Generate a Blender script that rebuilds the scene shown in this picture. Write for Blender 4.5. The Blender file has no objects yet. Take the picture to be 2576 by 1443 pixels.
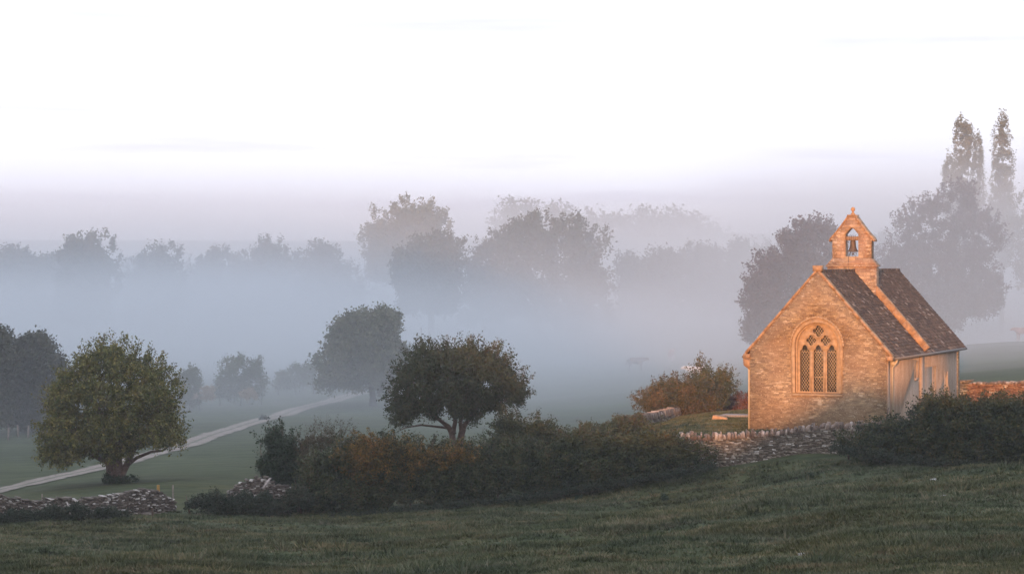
import bpy, bmesh, math, random
import numpy as np
from mathutils import Vector, Matrix, geometry

C = bpy.context.scene
COL = C.collection
R = math.radians
F, HY = 6000.0, 650.0            # focal length and horizon row, in the units of a 2576 px wide picture

# ------------------------------------------------------------------ camera, sky, sun, exposure
cam_d = bpy.data.cameras.new('camera')
cam = bpy.data.objects.new('camera', cam_d)
COL.objects.link(cam)
cam.location = (0, 0, 0)
cam.rotation_euler = (R(90), 0, 0)
cam_d.sensor_width = 36.0
cam_d.lens = 36.0 * F / 2576.0
cam_d.shift_y = -(721.5 - HY) / 2576.0
cam_d.clip_start = 0.5
cam_d.clip_end = 9000
C.camera = cam

SUN_EL = 3.6
SH = Vector((-0.19, -0.982)).normalized()      # horizontal direction towards the sun
world = bpy.data.worlds.new('World')
C.world = world
world.use_nodes = True
wn, wl = world.node_tree.nodes, world.node_tree.links
wn.clear()
w_out = wn.new('ShaderNodeOutputWorld')
w_bg = wn.new('ShaderNodeBackground')
w_sky = wn.new('ShaderNodeTexSky')
w_sky.sky_type = 'NISHITA'
w_sky.sun_disc = False
w_sky.sun_elevation = R(SUN_EL)
w_sky.sun_rotation = math.atan2(SH.x, SH.y)
w_sky.altitude = 100
w_sky.air_density = 1.0
w_sky.dust_density = 2.0
w_sky.ozone_density = 1.5
SKY_STRENGTH = 0.15
w_bg.inputs['Strength'].default_value = SKY_STRENGTH
# thin high cloud: white veil with soft lavender streaks near the horizon
w_tc = wn.new('ShaderNodeTexCoord')
w_map = wn.new('ShaderNodeMapping')
w_map.inputs['Scale'].default_value = (3.0, 3.0, 45.0)
w_map.inputs['Rotation'].default_value = (0, R(1.5), 0)
w_noise = wn.new('ShaderNodeTexNoise')
w_noise.inputs['Scale'].default_value = 1.3
w_noise.inputs['Detail'].default_value = 5
w_ramp = wn.new('ShaderNodeValToRGB')
w_ramp.color_ramp.elements[0].position = 0.525
w_ramp.color_ramp.elements[0].color = (0, 0, 0, 1)
w_ramp.color_ramp.elements[1].position = 0.72
w_ramp.color_ramp.elements[1].color = (1, 1, 1, 1)
w_mix = wn.new('ShaderNodeMix')
w_mix.data_type = 'RGBA'
w_veil = wn.new('ShaderNodeMix')
w_veil.data_type = 'RGBA'
w_veil.inputs['Factor'].default_value = 0.70
w_veil.inputs['B'].default_value = (6.1, 6.3, 7.5, 1)
w_mix.inputs['B'].default_value = (3.2, 3.15, 4.0, 1)
wl.new(w_tc.outputs['Generated'], w_map.inputs['Vector'])
wl.new(w_map.outputs['Vector'], w_noise.inputs['Vector'])
wl.new(w_noise.outputs['Fac'], w_ramp.inputs['Fac'])
wl.new(w_sky.outputs['Color'], w_veil.inputs['A'])
w_m = wn.new('ShaderNodeMath'); w_m.operation = 'MULTIPLY'; w_m.inputs[1].default_value = 0.8
wl.new(w_ramp.outputs['Color'], w_m.inputs[0])
wl.new(w_m.outputs[0], w_mix.inputs['Factor'])
wl.new(w_veil.outputs['Result'], w_mix.inputs['A'])
wl.new(w_mix.outputs['Result'], w_bg.inputs['Color'])
wl.new(w_bg.outputs['Background'], w_out.inputs['Surface'])

sun_d = bpy.data.lights.new('sun', 'SUN')
sun_d.energy = 3.8
sun_d.angle = R(0.4)
sun_d.color = (1.0, 0.44, 0.15)
sun = bpy.data.objects.new('sun', sun_d)
COL.objects.link(sun)
sv = Vector((SH.x * math.cos(R(SUN_EL)), SH.y * math.cos(R(SUN_EL)), math.sin(R(SUN_EL))))
sun.rotation_euler = sv.to_track_quat('Z', 'Y').to_euler()
sun.location = (0, -100, 60)

C.view_settings.view_transform = 'Standard'
C.view_settings.look = 'None'
C.view_settings.gamma = 1.0
C.view_settings.use_curve_mapping = False
C.view_settings.exposure = 0.75
C.cycles.volume_bounces = 1
C.cycles.max_bounces = 8
C.cycles.diffuse_bounces = 3
C.cycles.transparent_max_bounces = 12
try:
    C.cycles.use_denoising = True
    C.cycles.denoiser = 'OPENIMAGEDENOISE'
except Exception:
    pass

# ------------------------------------------------------------------ helpers
def P(px, py, Y):
    return np.array([(px - 1288) / F * Y, Y, -(py - HY) / F * Y])

def tag(o, label=None, cat=None, group=None, kind=None):
    if label: o['label'] = label
    if cat: o['category'] = cat
    if group: o['group'] = group
    if kind: o['kind'] = kind
    return o

def empty(name, loc, label, cat, group=None, rz=0.0):
    o = bpy.data.objects.new(name, None)
    COL.objects.link(o)
    o.location = loc
    o.rotation_euler = (0, 0, rz)
    o.empty_display_size = 0.3
    return tag(o, label, cat, group)

class MB:
    """collects vertices and faces, then links them as one mesh object"""
    def __init__(s):
        s.V = []; s.n = 0; s.Q = []; s.T = []; s.qm = []; s.tm = []
    def add(s, v, q=None, t=None, m=0):
        v = np.asarray(v, dtype=np.float32).reshape(-1, 3)
        if q is not None and len(q):
            q = np.asarray(q, dtype=np.int64).reshape(-1, 4) + s.n
            s.Q.append(q); s.qm.append(np.full(len(q), m, dtype=np.int32))
        if t is not None and len(t):
            t = np.asarray(t, dtype=np.int64).reshape(-1, 3) + s.n
            s.T.append(t); s.tm.append(np.full(len(t), m, dtype=np.int32))
        s.V.append(v); s.n += len(v)
    def box(s, lo, hi, m=0, jit=0, rng=None):
        x0, y0, z0 = lo; x1, y1, z1 = hi
        v = np.array([[x0,y0,z0],[x1,y0,z0],[x1,y1,z0],[x0,y1,z0],[x0,y0,z1],[x1,y0,z1],[x1,y1,z1],[x0,y1,z1]], dtype=float)
        if jit: v += (rng.random((8, 3)) - .5) * 2 * jit
        s.add(v, BOXF, m=m)
    def hexa(s, v, m=0):
        s.add(v, BOXF, m=m)
    def tube(s, pts, rad, n=8, m=0, cap=True):
        pts = [Vector(p) for p in pts]
        vs = []
        a = None
        for i, p in enumerate(pts):
            d = (pts[min(i+1, len(pts)-1)] - pts[max(i-1, 0)]).normalized()
            if a is None:
                a = d.orthogonal().normalized()
            a = (a - d * a.dot(d)).normalized()
            b = d.cross(a)
            for k in range(n):
                t = 2 * math.pi * k / n
                vs.append(p + (a * math.cos(t) + b * math.sin(t)) * rad[i])
        q = []
        for i in range(len(pts) - 1):
            for k in range(n):
                q.append((i*n+k, i*n+(k+1) % n, (i+1)*n+(k+1) % n, (i+1)*n+k))
        t = []
        if cap:
            nv = len(vs)
            vs.append(pts[0]); vs.append(pts[-1])
            for k in range(n):
                t.append((nv, (k+1) % n, k))
                o = (len(pts)-1)*n
                t.append((nv+1, o+k, o+(k+1) % n))
        s.add([tuple(v) for v in vs], q, t, m)
    def lathe(s, prof, c, n=16, m=0):
        vs = []
        for (r, z) in prof:
            for k in range(n):
                t = 2*math.pi*k/n
                vs.append((c[0]+r*math.cos(t), c[1]+r*math.sin(t), c[2]+z))
        q = []
        for i in range(len(prof)-1):
            for k in range(n):
                q.append((i*n+k, i*n+(k+1) % n, (i+1)*n+(k+1) % n, (i+1)*n+k))
        s.add(vs, q, m=m)
    def build(s, name, mats, parent=None, smooth=False):
        me = bpy.data.meshes.new(name)
        V = np.concatenate(s.V).astype(np.float32)
        Q = np.concatenate(s.Q) if s.Q else np.zeros((0, 4), dtype=np.int64)
        T = np.concatenate(s.T) if s.T else np.zeros((0, 3), dtype=np.int64)
        me.vertices.add(len(V)); me.vertices.foreach_set('co', V.ravel())
        loops = np.concatenate([Q.ravel(), T.ravel()]).astype(np.int32)
        me.loops.add(len(loops)); me.loops.foreach_set('vertex_index', loops)
        st = np.concatenate([np.arange(len(Q))*4, len(Q)*4 + np.arange(len(T))*3]).astype(np.int32)
        me.polygons.add(len(st)); me.polygons.foreach_set('loop_start', st)
        mi = np.concatenate(s.qm + s.tm) if (s.qm or s.tm) else np.zeros(0, np.int32)
        me.polygons.foreach_set('material_index', mi.astype(np.int32))
        if smooth:
            me.polygons.foreach_set('use_smooth', np.ones(len(st), dtype=bool))
        me.update(calc_edges=True)
        for m in (mats if isinstance(mats, (list, tuple)) else [mats]):
            me.materials.append(m)
        o = bpy.data.objects.new(name, me)
        COL.objects.link(o)
        if parent: o.parent = parent
        return o

BOXF = [(0,3,2,1),(4,5,6,7),(0,1,5,4),(1,2,6,5),(2,3,7,6),(3,0,4,7)]

def plate(mb, outer, holes, y0, y1, m=0, axis='y'):
    """outline in (a, z) with holes, extruded between y0 and y1 (axis y) or x0 and x1 (axis x)"""
    loops = [outer] + list(holes)
    tris = geometry.tessellate_polygon([[Vector((a, z, 0)) for a, z in l] for l in loops])
    flat = [p for l in loops for p in l]
    n = len(flat)
    def pt(a, z, d): return (a, d, z) if axis == 'y' else (d, a, z)
    v = [pt(a, z, y0) for a, z in flat] + [pt(a, z, y1) for a, z in flat]
    t = [tuple(x) for x in tris] + [tuple(i + n for i in reversed(x)) for x in tris]
    q = []; o = 0
    for l in loops:
        k = len(l)
        for i in range(k):
            a, b = o+i, o+(i+1) % k
            q.append((a, b, b+n, a+n))
        o += k
    mb.add(v, q, t, m)

def fix_normals(o):
    bm = bmesh.new(); bm.from_mesh(o.data)
    bmesh.ops.recalc_face_normals(bm, faces=bm.faces)
    bm.to_mesh(o.data); bm.free()
    return o

def vnoise(x, y, seed=0):
    """smooth value noise, -1..1"""
    xi = np.floor(x).astype(np.int64); yi = np.floor(y).astype(np.int64)
    fx = x - xi; fy = y - yi
    fx = fx*fx*(3-2*fx); fy = fy*fy*(3-2*fy)
    def h(a, b):
        n = (a*374761393 + b*668265263 + seed*982451653) & 0xffffffff
        n = ((n ^ (n >> 13)) * 1274126177) & 0xffffffff
        return ((n ^ (n >> 16)) & 0xffff) / 32767.5 - 1
    a = h(xi, yi)*(1-fx) + h(xi+1, yi)*fx
    b = h(xi, yi+1)*(1-fx) + h(xi+1, yi+1)*fx
    return a*(1-fy) + b*fy

def sstep(a, b, x):
    t = np.clip((x-a)/(b-a), 0, 1)
    return t*t*(3-2*t)

# ------------------------------------------------------------------ materials
def new_mat(name):
    m = bpy.data.materials.new(name)
    m.use_nodes = True
    nt = m.node_tree
    b = nt.nodes['Principled BSDF']
    b.inputs['Specular IOR Level'].default_value = 0.25
    return m, nt, b

def ramp(nt, stops, src):
    r = nt.nodes.new('ShaderNodeValToRGB')
    e = r.color_ramp.elements
    while len(e) < len(stops): e.new(0.5)
    for i, (p, c) in enumerate(stops):
        e[i].position = p; e[i].color = (*c, 1) if len(c) == 3 else c
    nt.links.new(src, r.inputs['Fac'])
    return r.outputs['Color']

def noise(nt, vec, scale, detail=4, rough=0.55):
    n = nt.nodes.new('ShaderNodeTexNoise')
    n.inputs['Scale'].default_value = scale
    n.inputs['Detail'].default_value = detail
    n.inputs['Roughness'].default_value = rough
    if vec is not None: nt.links.new(vec, n.inputs['Vector'])
    return n.outputs['Fac']

def mapping(nt, vec, sc, rot=(0,0,0)):
    n = nt.nodes.new('ShaderNodeMapping')
    n.inputs['Scale'].default_value = sc
    n.inputs['Rotation'].default_value = rot
    nt.links.new(vec, n.inputs['Vector'])
    return n.outputs['Vector']

def mix(nt, fac, a, b, mode='MIX'):
    n = nt.nodes.new('ShaderNodeMix'); n.data_type = 'RGBA'; n.blend_type = mode
    for s, v in (('Factor', fac), ('A', a), ('B', b)):
        sock = n.inputs[s] if s != 'Factor' else n.inputs[0]
        if isinstance(v, (int, float)): sock.default_value = v
        elif isinstance(v, tuple): sock.default_value = (*v, 1)
        else: nt.links.new(v, sock)
    return n.outputs['Result']

def bump(nt, b, h, dist=0.03, strength=0.6):
    n = nt.nodes.new('ShaderNodeBump')
    n.inputs['Distance'].default_value = dist
    n.inputs['Strength'].default_value = strength
    nt.links.new(h, n.inputs['Height'])
    nt.links.new(n.outputs['Normal'], b.inputs['Normal'])

def objco(nt):
    return nt.nodes.new('ShaderNodeTexCoord').outputs['Object']

def leaf_mat(name, cols, rough=0.65, nscale=0.9, trans=0.0):
    """colour varies leaf by leaf and in patches a branch wide"""
    m, nt, b = new_mat(name)
    g = nt.nodes.new('ShaderNodeNewGeometry')
    k = len(cols)
    nz = noise(nt, objco(nt), nscale, 3)
    mt = nt.nodes.new('ShaderNodeMath'); mt.operation = 'MULTIPLY_ADD'
    nt.links.new(g.outputs['Random Per Island'], mt.inputs[0]); mt.inputs[1].default_value = 0.55
    m2 = nt.nodes.new('ShaderNodeMath'); m2.operation = 'MULTIPLY_ADD'
    nt.links.new(nz, m2.inputs[0]); m2.inputs[1].default_value = 1.3; m2.inputs[2].default_value = -0.42
    nt.links.new(m2.outputs[0], mt.inputs[2])
    c = ramp(nt, [(i/(k-1)*0.9+0.05, cols[i]) for i in range(k)], mt.outputs[0])
    nt.links.new(c, b.inputs['Base Color'])
    b.inputs['Roughness'].default_value = rough
    b.inputs['Specular IOR Level'].default_value = 0.2
    return m

def island_mat(name, stops, rough=0.9, nscale=9.0, spots=None, bmp=0.02):
    m, nt, b = new_mat(name)
    g = nt.nodes.new('ShaderNodeNewGeometry')
    c = ramp(nt, stops, g.outputs['Random Per Island'])
    oc = objco(nt)
    n1 = noise(nt, oc, nscale, 5, 0.65)
    c = mix(nt, 1.0, c, ramp(nt, [(0.3, (0.62,0.62,0.62)), (0.7, (1.3,1.3,1.3))], n1), 'MULTIPLY')
    if spots:
        n2 = noise(nt, oc, nscale*1.7, 3, 0.6)
        f = ramp(nt, [(spots[1], (0,0,0)), (spots[1]+0.05, (1,1,1))], n2)
        c = mix(nt, f, c, spots[0])
    nt.links.new(c, b.inputs['Base Color'])
    b.inputs['Roughness'].default_value = rough
    bump(nt, b, n1, bmp, 0.7)
    return m

def plain_mat(name, col, rough=0.8, var=0.25, nscale=6.0, metallic=0.0, bmp=0.01):
    m, nt, b = new_mat(name)
    n1 = noise(nt, objco(nt), nscale, 5, 0.6)
    lo = tuple(x*(1-var) for x in col); hi = tuple(min(1, x*(1+var)) for x in col)
    nt.links.new(ramp(nt, [(0.3, lo), (0.7, hi)], n1), b.inputs['Base Color'])
    b.inputs['Roughness'].default_value = rough
    b.inputs['Metallic'].default_value = metallic
    if bmp: bump(nt, b, n1, bmp, 0.6)
    return m

def rubble_mat(name, base, pale, dark, stain, row=0.115, wid=0.30, lichen=0.62):
    m, nt, b = new_mat(name)
    oc = objco(nt)
    sep = nt.nodes.new('ShaderNodeSeparateXYZ'); nt.links.new(oc, sep.inputs[0])
    ad = nt.nodes.new('ShaderNodeMath'); ad.operation = 'ADD'
    nt.links.new(sep.outputs['X'], ad.inputs[0]); nt.links.new(sep.outputs['Y'], ad.inputs[1])
    cmb = nt.nodes.new('ShaderNodeCombineXYZ')
    nt.links.new(ad.outputs[0], cmb.inputs['X']); nt.links.new(sep.outputs['Z'], cmb.inputs['Y'])
    uv = cmb.outputs[0]
    nn = nt.nodes.new('ShaderNodeTexNoise'); nn.inputs['Scale'].default_value = 1.6; nn.inputs['Detail'].default_value = 3
    nt.links.new(uv, nn.inputs['Vector'])
    vm = nt.nodes.new('ShaderNodeVectorMath'); vm.operation = 'MULTIPLY_ADD'
    nt.links.new(nn.outputs['Color'], vm.inputs[0]); vm.inputs[1].default_value = (0.16, 0.10, 0); nt.links.new(uv, vm.inputs[2])
    uvd = vm.outputs[0]
    br = nt.nodes.new('ShaderNodeTexBrick')
    br.inputs['Scale'].default_value = 1.0
    br.inputs['Brick Width'].default_value = wid
    br.inputs['Row Height'].default_value = row
    br.inputs['Mortar Size'].default_value = 0.012
    br.inputs['Mortar Smooth'].default_value = 0.4
    br.inputs['Color1'].default_value = (0, 0, 0, 1); br.inputs['Color2'].default_value = (1, 1, 1, 1)
    br.inputs['Mortar'].default_value = (0.5, 0.5, 0.5, 1)
    br.offset = 0.37; br.squash = 0.8; br.squash_frequency = 3
    nt.links.new(uvd, br.inputs['Vector'])
    bc = ramp(nt, [(0.0, tuple(x*0.62 for x in base)), (0.5, base), (1.0, tuple(min(1, x*1.38) for x in base))], br.outputs['Color'])
    vo = nt.nodes.new('ShaderNodeTexVoronoi'); vo.distance = 'CHEBYCHEV'
    vo.inputs['Scale'].default_value = 1.0
    nt.links.new(mapping(nt, uvd, (4.6, 11.5, 1)), vo.inputs['Vector'])
    vs = nt.nodes.new('ShaderNodeSeparateColor'); nt.links.new(vo.outputs['Color'], vs.inputs[0])
    f1 = ramp(nt, [(0.84, (0,0,0)), (0.92, (0.85,0.85,0.85))], vs.outputs[0])
    c = mix(nt, f1, bc, pale)
    f2 = ramp(nt, [(0.72, (0,0,0)), (0.8, (0.75,0.75,0.75))], vs.outputs[1])
    c = mix(nt, f2, c, dark)
    f3 = ramp(nt, [(0.38, (0,0,0)), (0.62, (0.8,0.8,0.8))], noise(nt, uv, 0.8, 6, 0.65))
    c = mix(nt, f3, c, stain)
    f4 = ramp(nt, [(lichen, (0,0,0)), (lichen+0.04, (1,1,1))], noise(nt, uv, 13, 3, 0.55))
    c = mix(nt, f4, c, pale)
    c = mix(nt, ramp(nt, [(0.0, (0,0,0)), (0.9, (0.45,0.45,0.45))], br.outputs['Fac']), c, tuple(x*0.75 for x in base))
    fin = noise(nt, oc, 22, 4, 0.6)
    c = mix(nt, 1.0, c, ramp(nt, [(0.3, (0.8,0.8,0.8)), (0.7, (1.2,1.2,1.2))], fin), 'MULTIPLY')
    nt.links.new(c, b.inputs['Base Color'])
    b.inputs['Roughness'].default_value = 0.92
    hs = nt.nodes.new('ShaderNodeMath'); hs.operation = 'MULTIPLY_ADD'
    nt.links.new(vs.outputs[2], hs.inputs[0]); hs.inputs[1].default_value = 0.6; nt.links.new(fin, hs.inputs[2])
    h2 = nt.nodes.new('ShaderNodeMath'); h2.operation = 'SUBTRACT'
    nt.links.new(hs.outputs[0], h2.inputs[0]); nt.links.new(br.outputs['Fac'], h2.inputs[1])
    bump(nt, b, h2.outputs[0], 0.035, 0.8)
    return m

M = {}
M['gable'] = rubble_mat('limestone_rubble', (0.40,0.285,0.165), (0.66,0.52,0.36), (0.21,0.135,0.08), (0.28,0.175,0.10), row=0.092, wid=0.21)
M['cote'] = rubble_mat('bellcote_stone', (0.43,0.30,0.19), (0.66,0.54,0.42), (0.28,0.16,0.10), (0.36,0.21,0.13), row=0.17, wid=0.36)
M['render'] = None
M['ashlar'] = plain_mat('dressed_limestone', (0.42,0.285,0.165), 0.88, 0.28, 5.0)
M['coping'] = plain_mat('lichened_coping_stone', (0.38,0.23,0.125), 0.9, 0.38, 5.0)
M['slate'] = island_mat('stone_slate', [(0.0,(0.060,0.044,0.034)),(0.45,(0.095,0.068,0.050)),(0.88,(0.14,0.10,0.074)),(0.95,(0.20,0.155,0.12)),(1.0,(0.34,0.30,0.26))], 0.9, 8, ((0.42,0.40,0.36), 0.66))
M['bronze'] = plain_mat('bell_bronze', (0.14,0.10,0.07), 0.6, 0.3, 8, 0.5)
M['iron'] = plain_mat('old_iron', (0.10,0.075,0.06), 0.7, 0.2)
M['gutter'] = plain_mat('gutter_paint', (0.16,0.14,0.12), 0.6, 0.2)
M['cream'] = plain_mat('cream_pipe_paint', (0.50,0.42,0.31), 0.6, 0.1)
M['oak'] = plain_mat('weathered_oak', (0.30,0.21,0.14), 0.85, 0.25)
M['lead'] = plain_mat('window_guard_wire', (0.50,0.39,0.25), 0.6, 0.1, bmp=0)
m, nt, b = new_mat('leaded_glass')
b.inputs['Base Color'].default_value = (0.035, 0.032, 0.026, 1); b.inputs['Roughness'].default_value = 0.25
b.inputs['Specular IOR Level'].default_value = 0.5
nz = noise(nt, objco(nt), 6, 2); bump(nt, b, nz, 0.02, 0.5)
nt.links.new(ramp(nt, [(0.35, (0.020,0.018,0.014)), (0.65, (0.085,0.075,0.045))], noise(nt, objco(nt), 3, 3)), b.inputs['Base Color'])
M['glass'] = m
m, nt, b = new_mat('worn_lime_render')
oc = objco(nt)
n1 = noise(nt, mapping(nt, oc, (2, 2, 0.6)), 1.2, 6, 0.65)
n2 = noise(nt, oc, 9, 4, 0.6)
c = ramp(nt, [(0.3, (0.33,0.235,0.165)), (0.6, (0.46,0.355,0.27)), (0.8, (0.54,0.44,0.35))], n1)
c = mix(nt, 1.0, c, ramp(nt, [(0.3, (0.82,0.82,0.82)), (0.7, (1.15,1.15,1.15))], n2), 'MULTIPLY')
nt.links.new(c, b.inputs['Base Color']); b.inputs['Roughness'].default_value = 0.95
bump(nt, b, n2, 0.03, 0.6)
M['render'] = m

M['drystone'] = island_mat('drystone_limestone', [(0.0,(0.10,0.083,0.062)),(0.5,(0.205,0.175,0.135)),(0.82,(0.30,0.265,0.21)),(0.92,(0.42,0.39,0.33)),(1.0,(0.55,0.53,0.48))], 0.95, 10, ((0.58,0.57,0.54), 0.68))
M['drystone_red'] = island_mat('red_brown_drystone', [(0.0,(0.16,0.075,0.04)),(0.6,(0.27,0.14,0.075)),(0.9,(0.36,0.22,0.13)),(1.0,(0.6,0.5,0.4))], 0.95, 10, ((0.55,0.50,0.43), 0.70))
M['cope'] = island_mat('upright_cope_stone', [(0.0,(0.13,0.105,0.09)),(0.5,(0.24,0.20,0.17)),(0.85,(0.36,0.31,0.27)),(1.0,(0.55,0.5,0.45))], 0.95, 10, ((0.55,0.53,0.50), 0.66))
M['cope_pale'] = island_mat('pale_cope_stone', [(0.0,(0.12,0.09,0.07)),(0.5,(0.22,0.165,0.13)),(0.85,(0.32,0.25,0.20)),(1.0,(0.52,0.45,0.40))], 0.95, 10, ((0.6,0.6,0.58), 0.64))
M['rubble_pale'] = island_mat('lichened_tumbled_stone', [(0.0,(0.06,0.05,0.04)),(0.5,(0.13,0.11,0.088)),(0.80,(0.20,0.175,0.145)),(0.88,(0.40,0.38,0.34)),(1.0,(0.56,0.54,0.50))], 0.95, 10, ((0.5,0.49,0.46), 0.68))
M['bark'] = plain_mat('hawthorn_bark', (0.15,0.105,0.085), 0.95, 0.4, 7, bmp=0.04)
M['bark_far'] = plain_mat('tree_bark', (0.09,0.075,0.062), 0.95, 0.3, 4, bmp=0.03)
M['twig'] = plain_mat('twig_bark', (0.11,0.075,0.055), 0.95, 0.3, 7, bmp=0)
M['stick'] = plain_mat('bleached_wood', (0.30,0.27,0.24), 0.9, 0.3, 9)
M['post'] = plain_mat('post_wood', (0.20,0.17,0.14), 0.9, 0.3, 9)
M['post_or'] = plain_mat('yellow_marker_post', (0.26,0.155,0.045), 0.8, 0.15)
L = {}
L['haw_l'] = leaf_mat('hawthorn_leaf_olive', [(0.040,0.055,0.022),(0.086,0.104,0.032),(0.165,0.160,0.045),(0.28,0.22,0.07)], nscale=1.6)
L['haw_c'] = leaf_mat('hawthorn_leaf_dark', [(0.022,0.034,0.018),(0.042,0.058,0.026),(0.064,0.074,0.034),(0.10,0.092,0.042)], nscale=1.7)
L['fog'] = leaf_mat('mist_paled_leaf', [(0.085,0.10,0.06),(0.13,0.145,0.08),(0.18,0.175,0.10)], nscale=0.5)  # leaf tone lightened for faint sun on the lime and mist over thickets
L['far'] = leaf_mat('woodland_leaf', [(0.030,0.042,0.025),(0.055,0.065,0.035),(0.085,0.08,0.045)], nscale=0.3)
L['copper'] = leaf_mat('copper_beech_leaf', [(0.042,0.036,0.040),(0.066,0.055,0.058),(0.092,0.074,0.074)], nscale=0.4)
L['poplar'] = leaf_mat('poplar_leaf', [(0.070,0.078,0.036),(0.11,0.115,0.055),(0.16,0.15,0.08)], nscale=0.6)
L['autumn'] = leaf_mat('autumn_hedge_leaf', [(0.022,0.030,0.014),(0.045,0.050,0.018),(0.075,0.062,0.020),(0.20,0.125,0.025),(0.34,0.16,0.06)], nscale=1.1)
L['hedge'] = leaf_mat('dark_hedge_leaf', [(0.012,0.020,0.011),(0.024,0.038,0.018),(0.046,0.060,0.024),(0.078,0.086,0.034),(0.11,0.088,0.042)], nscale=1.5)
L['rhedge'] = leaf_mat('deep_green_hedge_leaf', [(0.012,0.022,0.013),(0.028,0.043,0.019),(0.060,0.068,0.026),(0.13,0.105,0.036)], nscale=1.6)
L['bramble'] = leaf_mat('russet_bramble_leaf', [(0.026,0.038,0.015),(0.052,0.060,0.022),(0.095,0.078,0.032),(0.18,0.115,0.055)], nscale=1.0)
L['gbush'] = leaf_mat('elder_leaf', [(0.025,0.038,0.016),(0.060,0.075,0.028),(0.11,0.10,0.035),(0.15,0.10,0.045)], nscale=1.1)
L['ivy'] = leaf_mat('ivy_leaf', [(0.020,0.038,0.016),(0.045,0.065,0.022),(0.08,0.07,0.03),(0.12,0.07,0.05)], nscale=0.9)
L['holly'] = leaf_mat('holly_leaf', [(0.014,0.030,0.018),(0.028,0.050,0.026),(0.05,0.07,0.035)], nscale=1.0)
L['thorn'] = leaf_mat('thorn_bush_leaf', [(0.035,0.040,0.022),(0.065,0.058,0.030),(0.11,0.078,0.038)], nscale=1.2)
L['nettle'] = leaf_mat('nettle_leaf', [(0.016,0.028,0.018),(0.030,0.046,0.026),(0.055,0.058,0.034)], nscale=0.9)
L['reddock'] = leaf_mat('dead_dock_leaf', [(0.045,0.035,0.02),(0.10,0.045,0.03),(0.17,0.07,0.05),(0.27,0.16,0.12)], nscale=1.4)
L['reed'] = leaf_mat('pale_reed', [(0.30,0.25,0.17),(0.42,0.35,0.26)], nscale=1.0)

# ------------------------------------------------------------------ terrain
A = []
def an(px, py, Y): A.append(P(px, py, Y))
def az(x, y, z): A.append(np.array([x, y, z], float))
for t in [(0,1312,97),(200,1302,99),(430,1292,101),(760,1290,103),(1100,1268,104),(1300,1250,104.5),(1500,1222,105),(1780,1180,105),
          (2090,1138,104),(2300,1156,101),(2576,1178,97),(0,1443,58),(1288,1443,52),(2576,1443,45),(2400,1194,80),(1288,1335,75),(300,1365,80),
          (2100,1330,60)]: an(*t)
for t in [(0,0,-1.7),(-12,24,-4.5),(10,22,-3.4),(-30,60,-8.3),(-45,100,-12.2),(30,60,-5.6),(40,100,-7.0)]: az(*t)
for t in [(1760,1085,112),(1800,1042,127),(1700,1088,109),(1145,1165,125),(1100,1120,148),(1060,1060,180),(940,1020,204),(930,985,226),(1288,1010,215),
          (290,1212,124),(0,1240,124),(480,1120,160),(270,1180,139),(30,1100,170),(560,1022,210),(430,1238,112),(1400,1085,170),(1500,1072,166),
          (1560,1020,195),(2500,1010,128),(2470,952,150),(2500,926,175),(2500,862,250),(2500,818,340)]: an(*t)
for t in [(17.3,110.5,-8.05),(11.3,113,-8.1),(23.3,124.3,-7.8),(17,128,-8.1),(14,119,-8.1)]: az(*t)
for t in [(-80,300,-13),(0,300,-13),(60,300,-11.5),(130,300,-9),(-120,450,-13),(0,450,-13),(110,450,-11.5),(200,450,-9),(-60,200,-13.2),(70,200,-7.5),
          (-200,700,-10),(0,700,-11.5),(200,700,-8),(-300,1100,2),(-60,1100,4),(60,1100,11),(160,1100,8),(300,1100,4),(0,1800,14),(500,1800,14),(-500,1800,14),
          (-60,110,-14),(-90,150,-14),(60,110,-5.5),(90,150,-5)]: az(*t)
A = np.array(A)
SC = 100.0
def tps_k(d2): return np.where(d2 > 1e-12, 0.5*d2*np.log(np.maximum(d2, 1e-12)), 0)
# compress distance so that far anchors do not ripple the near ground
def warp(x, y):
    r = np.hypot(x, y); s = np.where(r > 1e-6, np.log1p(r/60.0)/np.maximum(r, 1e-6), 1/60.0)
    return x*s*3, y*s*3
ax_, ay_ = warp(A[:,0], A[:,1])
n = len(A)
K = tps_k((ax_[:,None]-ax_[None])**2 + (ay_[:,None]-ay_[None])**2) + np.eye(n)*2e-4
Pm = np.c_[np.ones(n), ax_, ay_]
S = np.zeros((n+3, n+3)); S[:n,:n] = K; S[:n,n:] = Pm; S[n:,:n] = Pm.T
W = np.linalg.solve(S, np.r_[A[:,2], 0, 0, 0])

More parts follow.
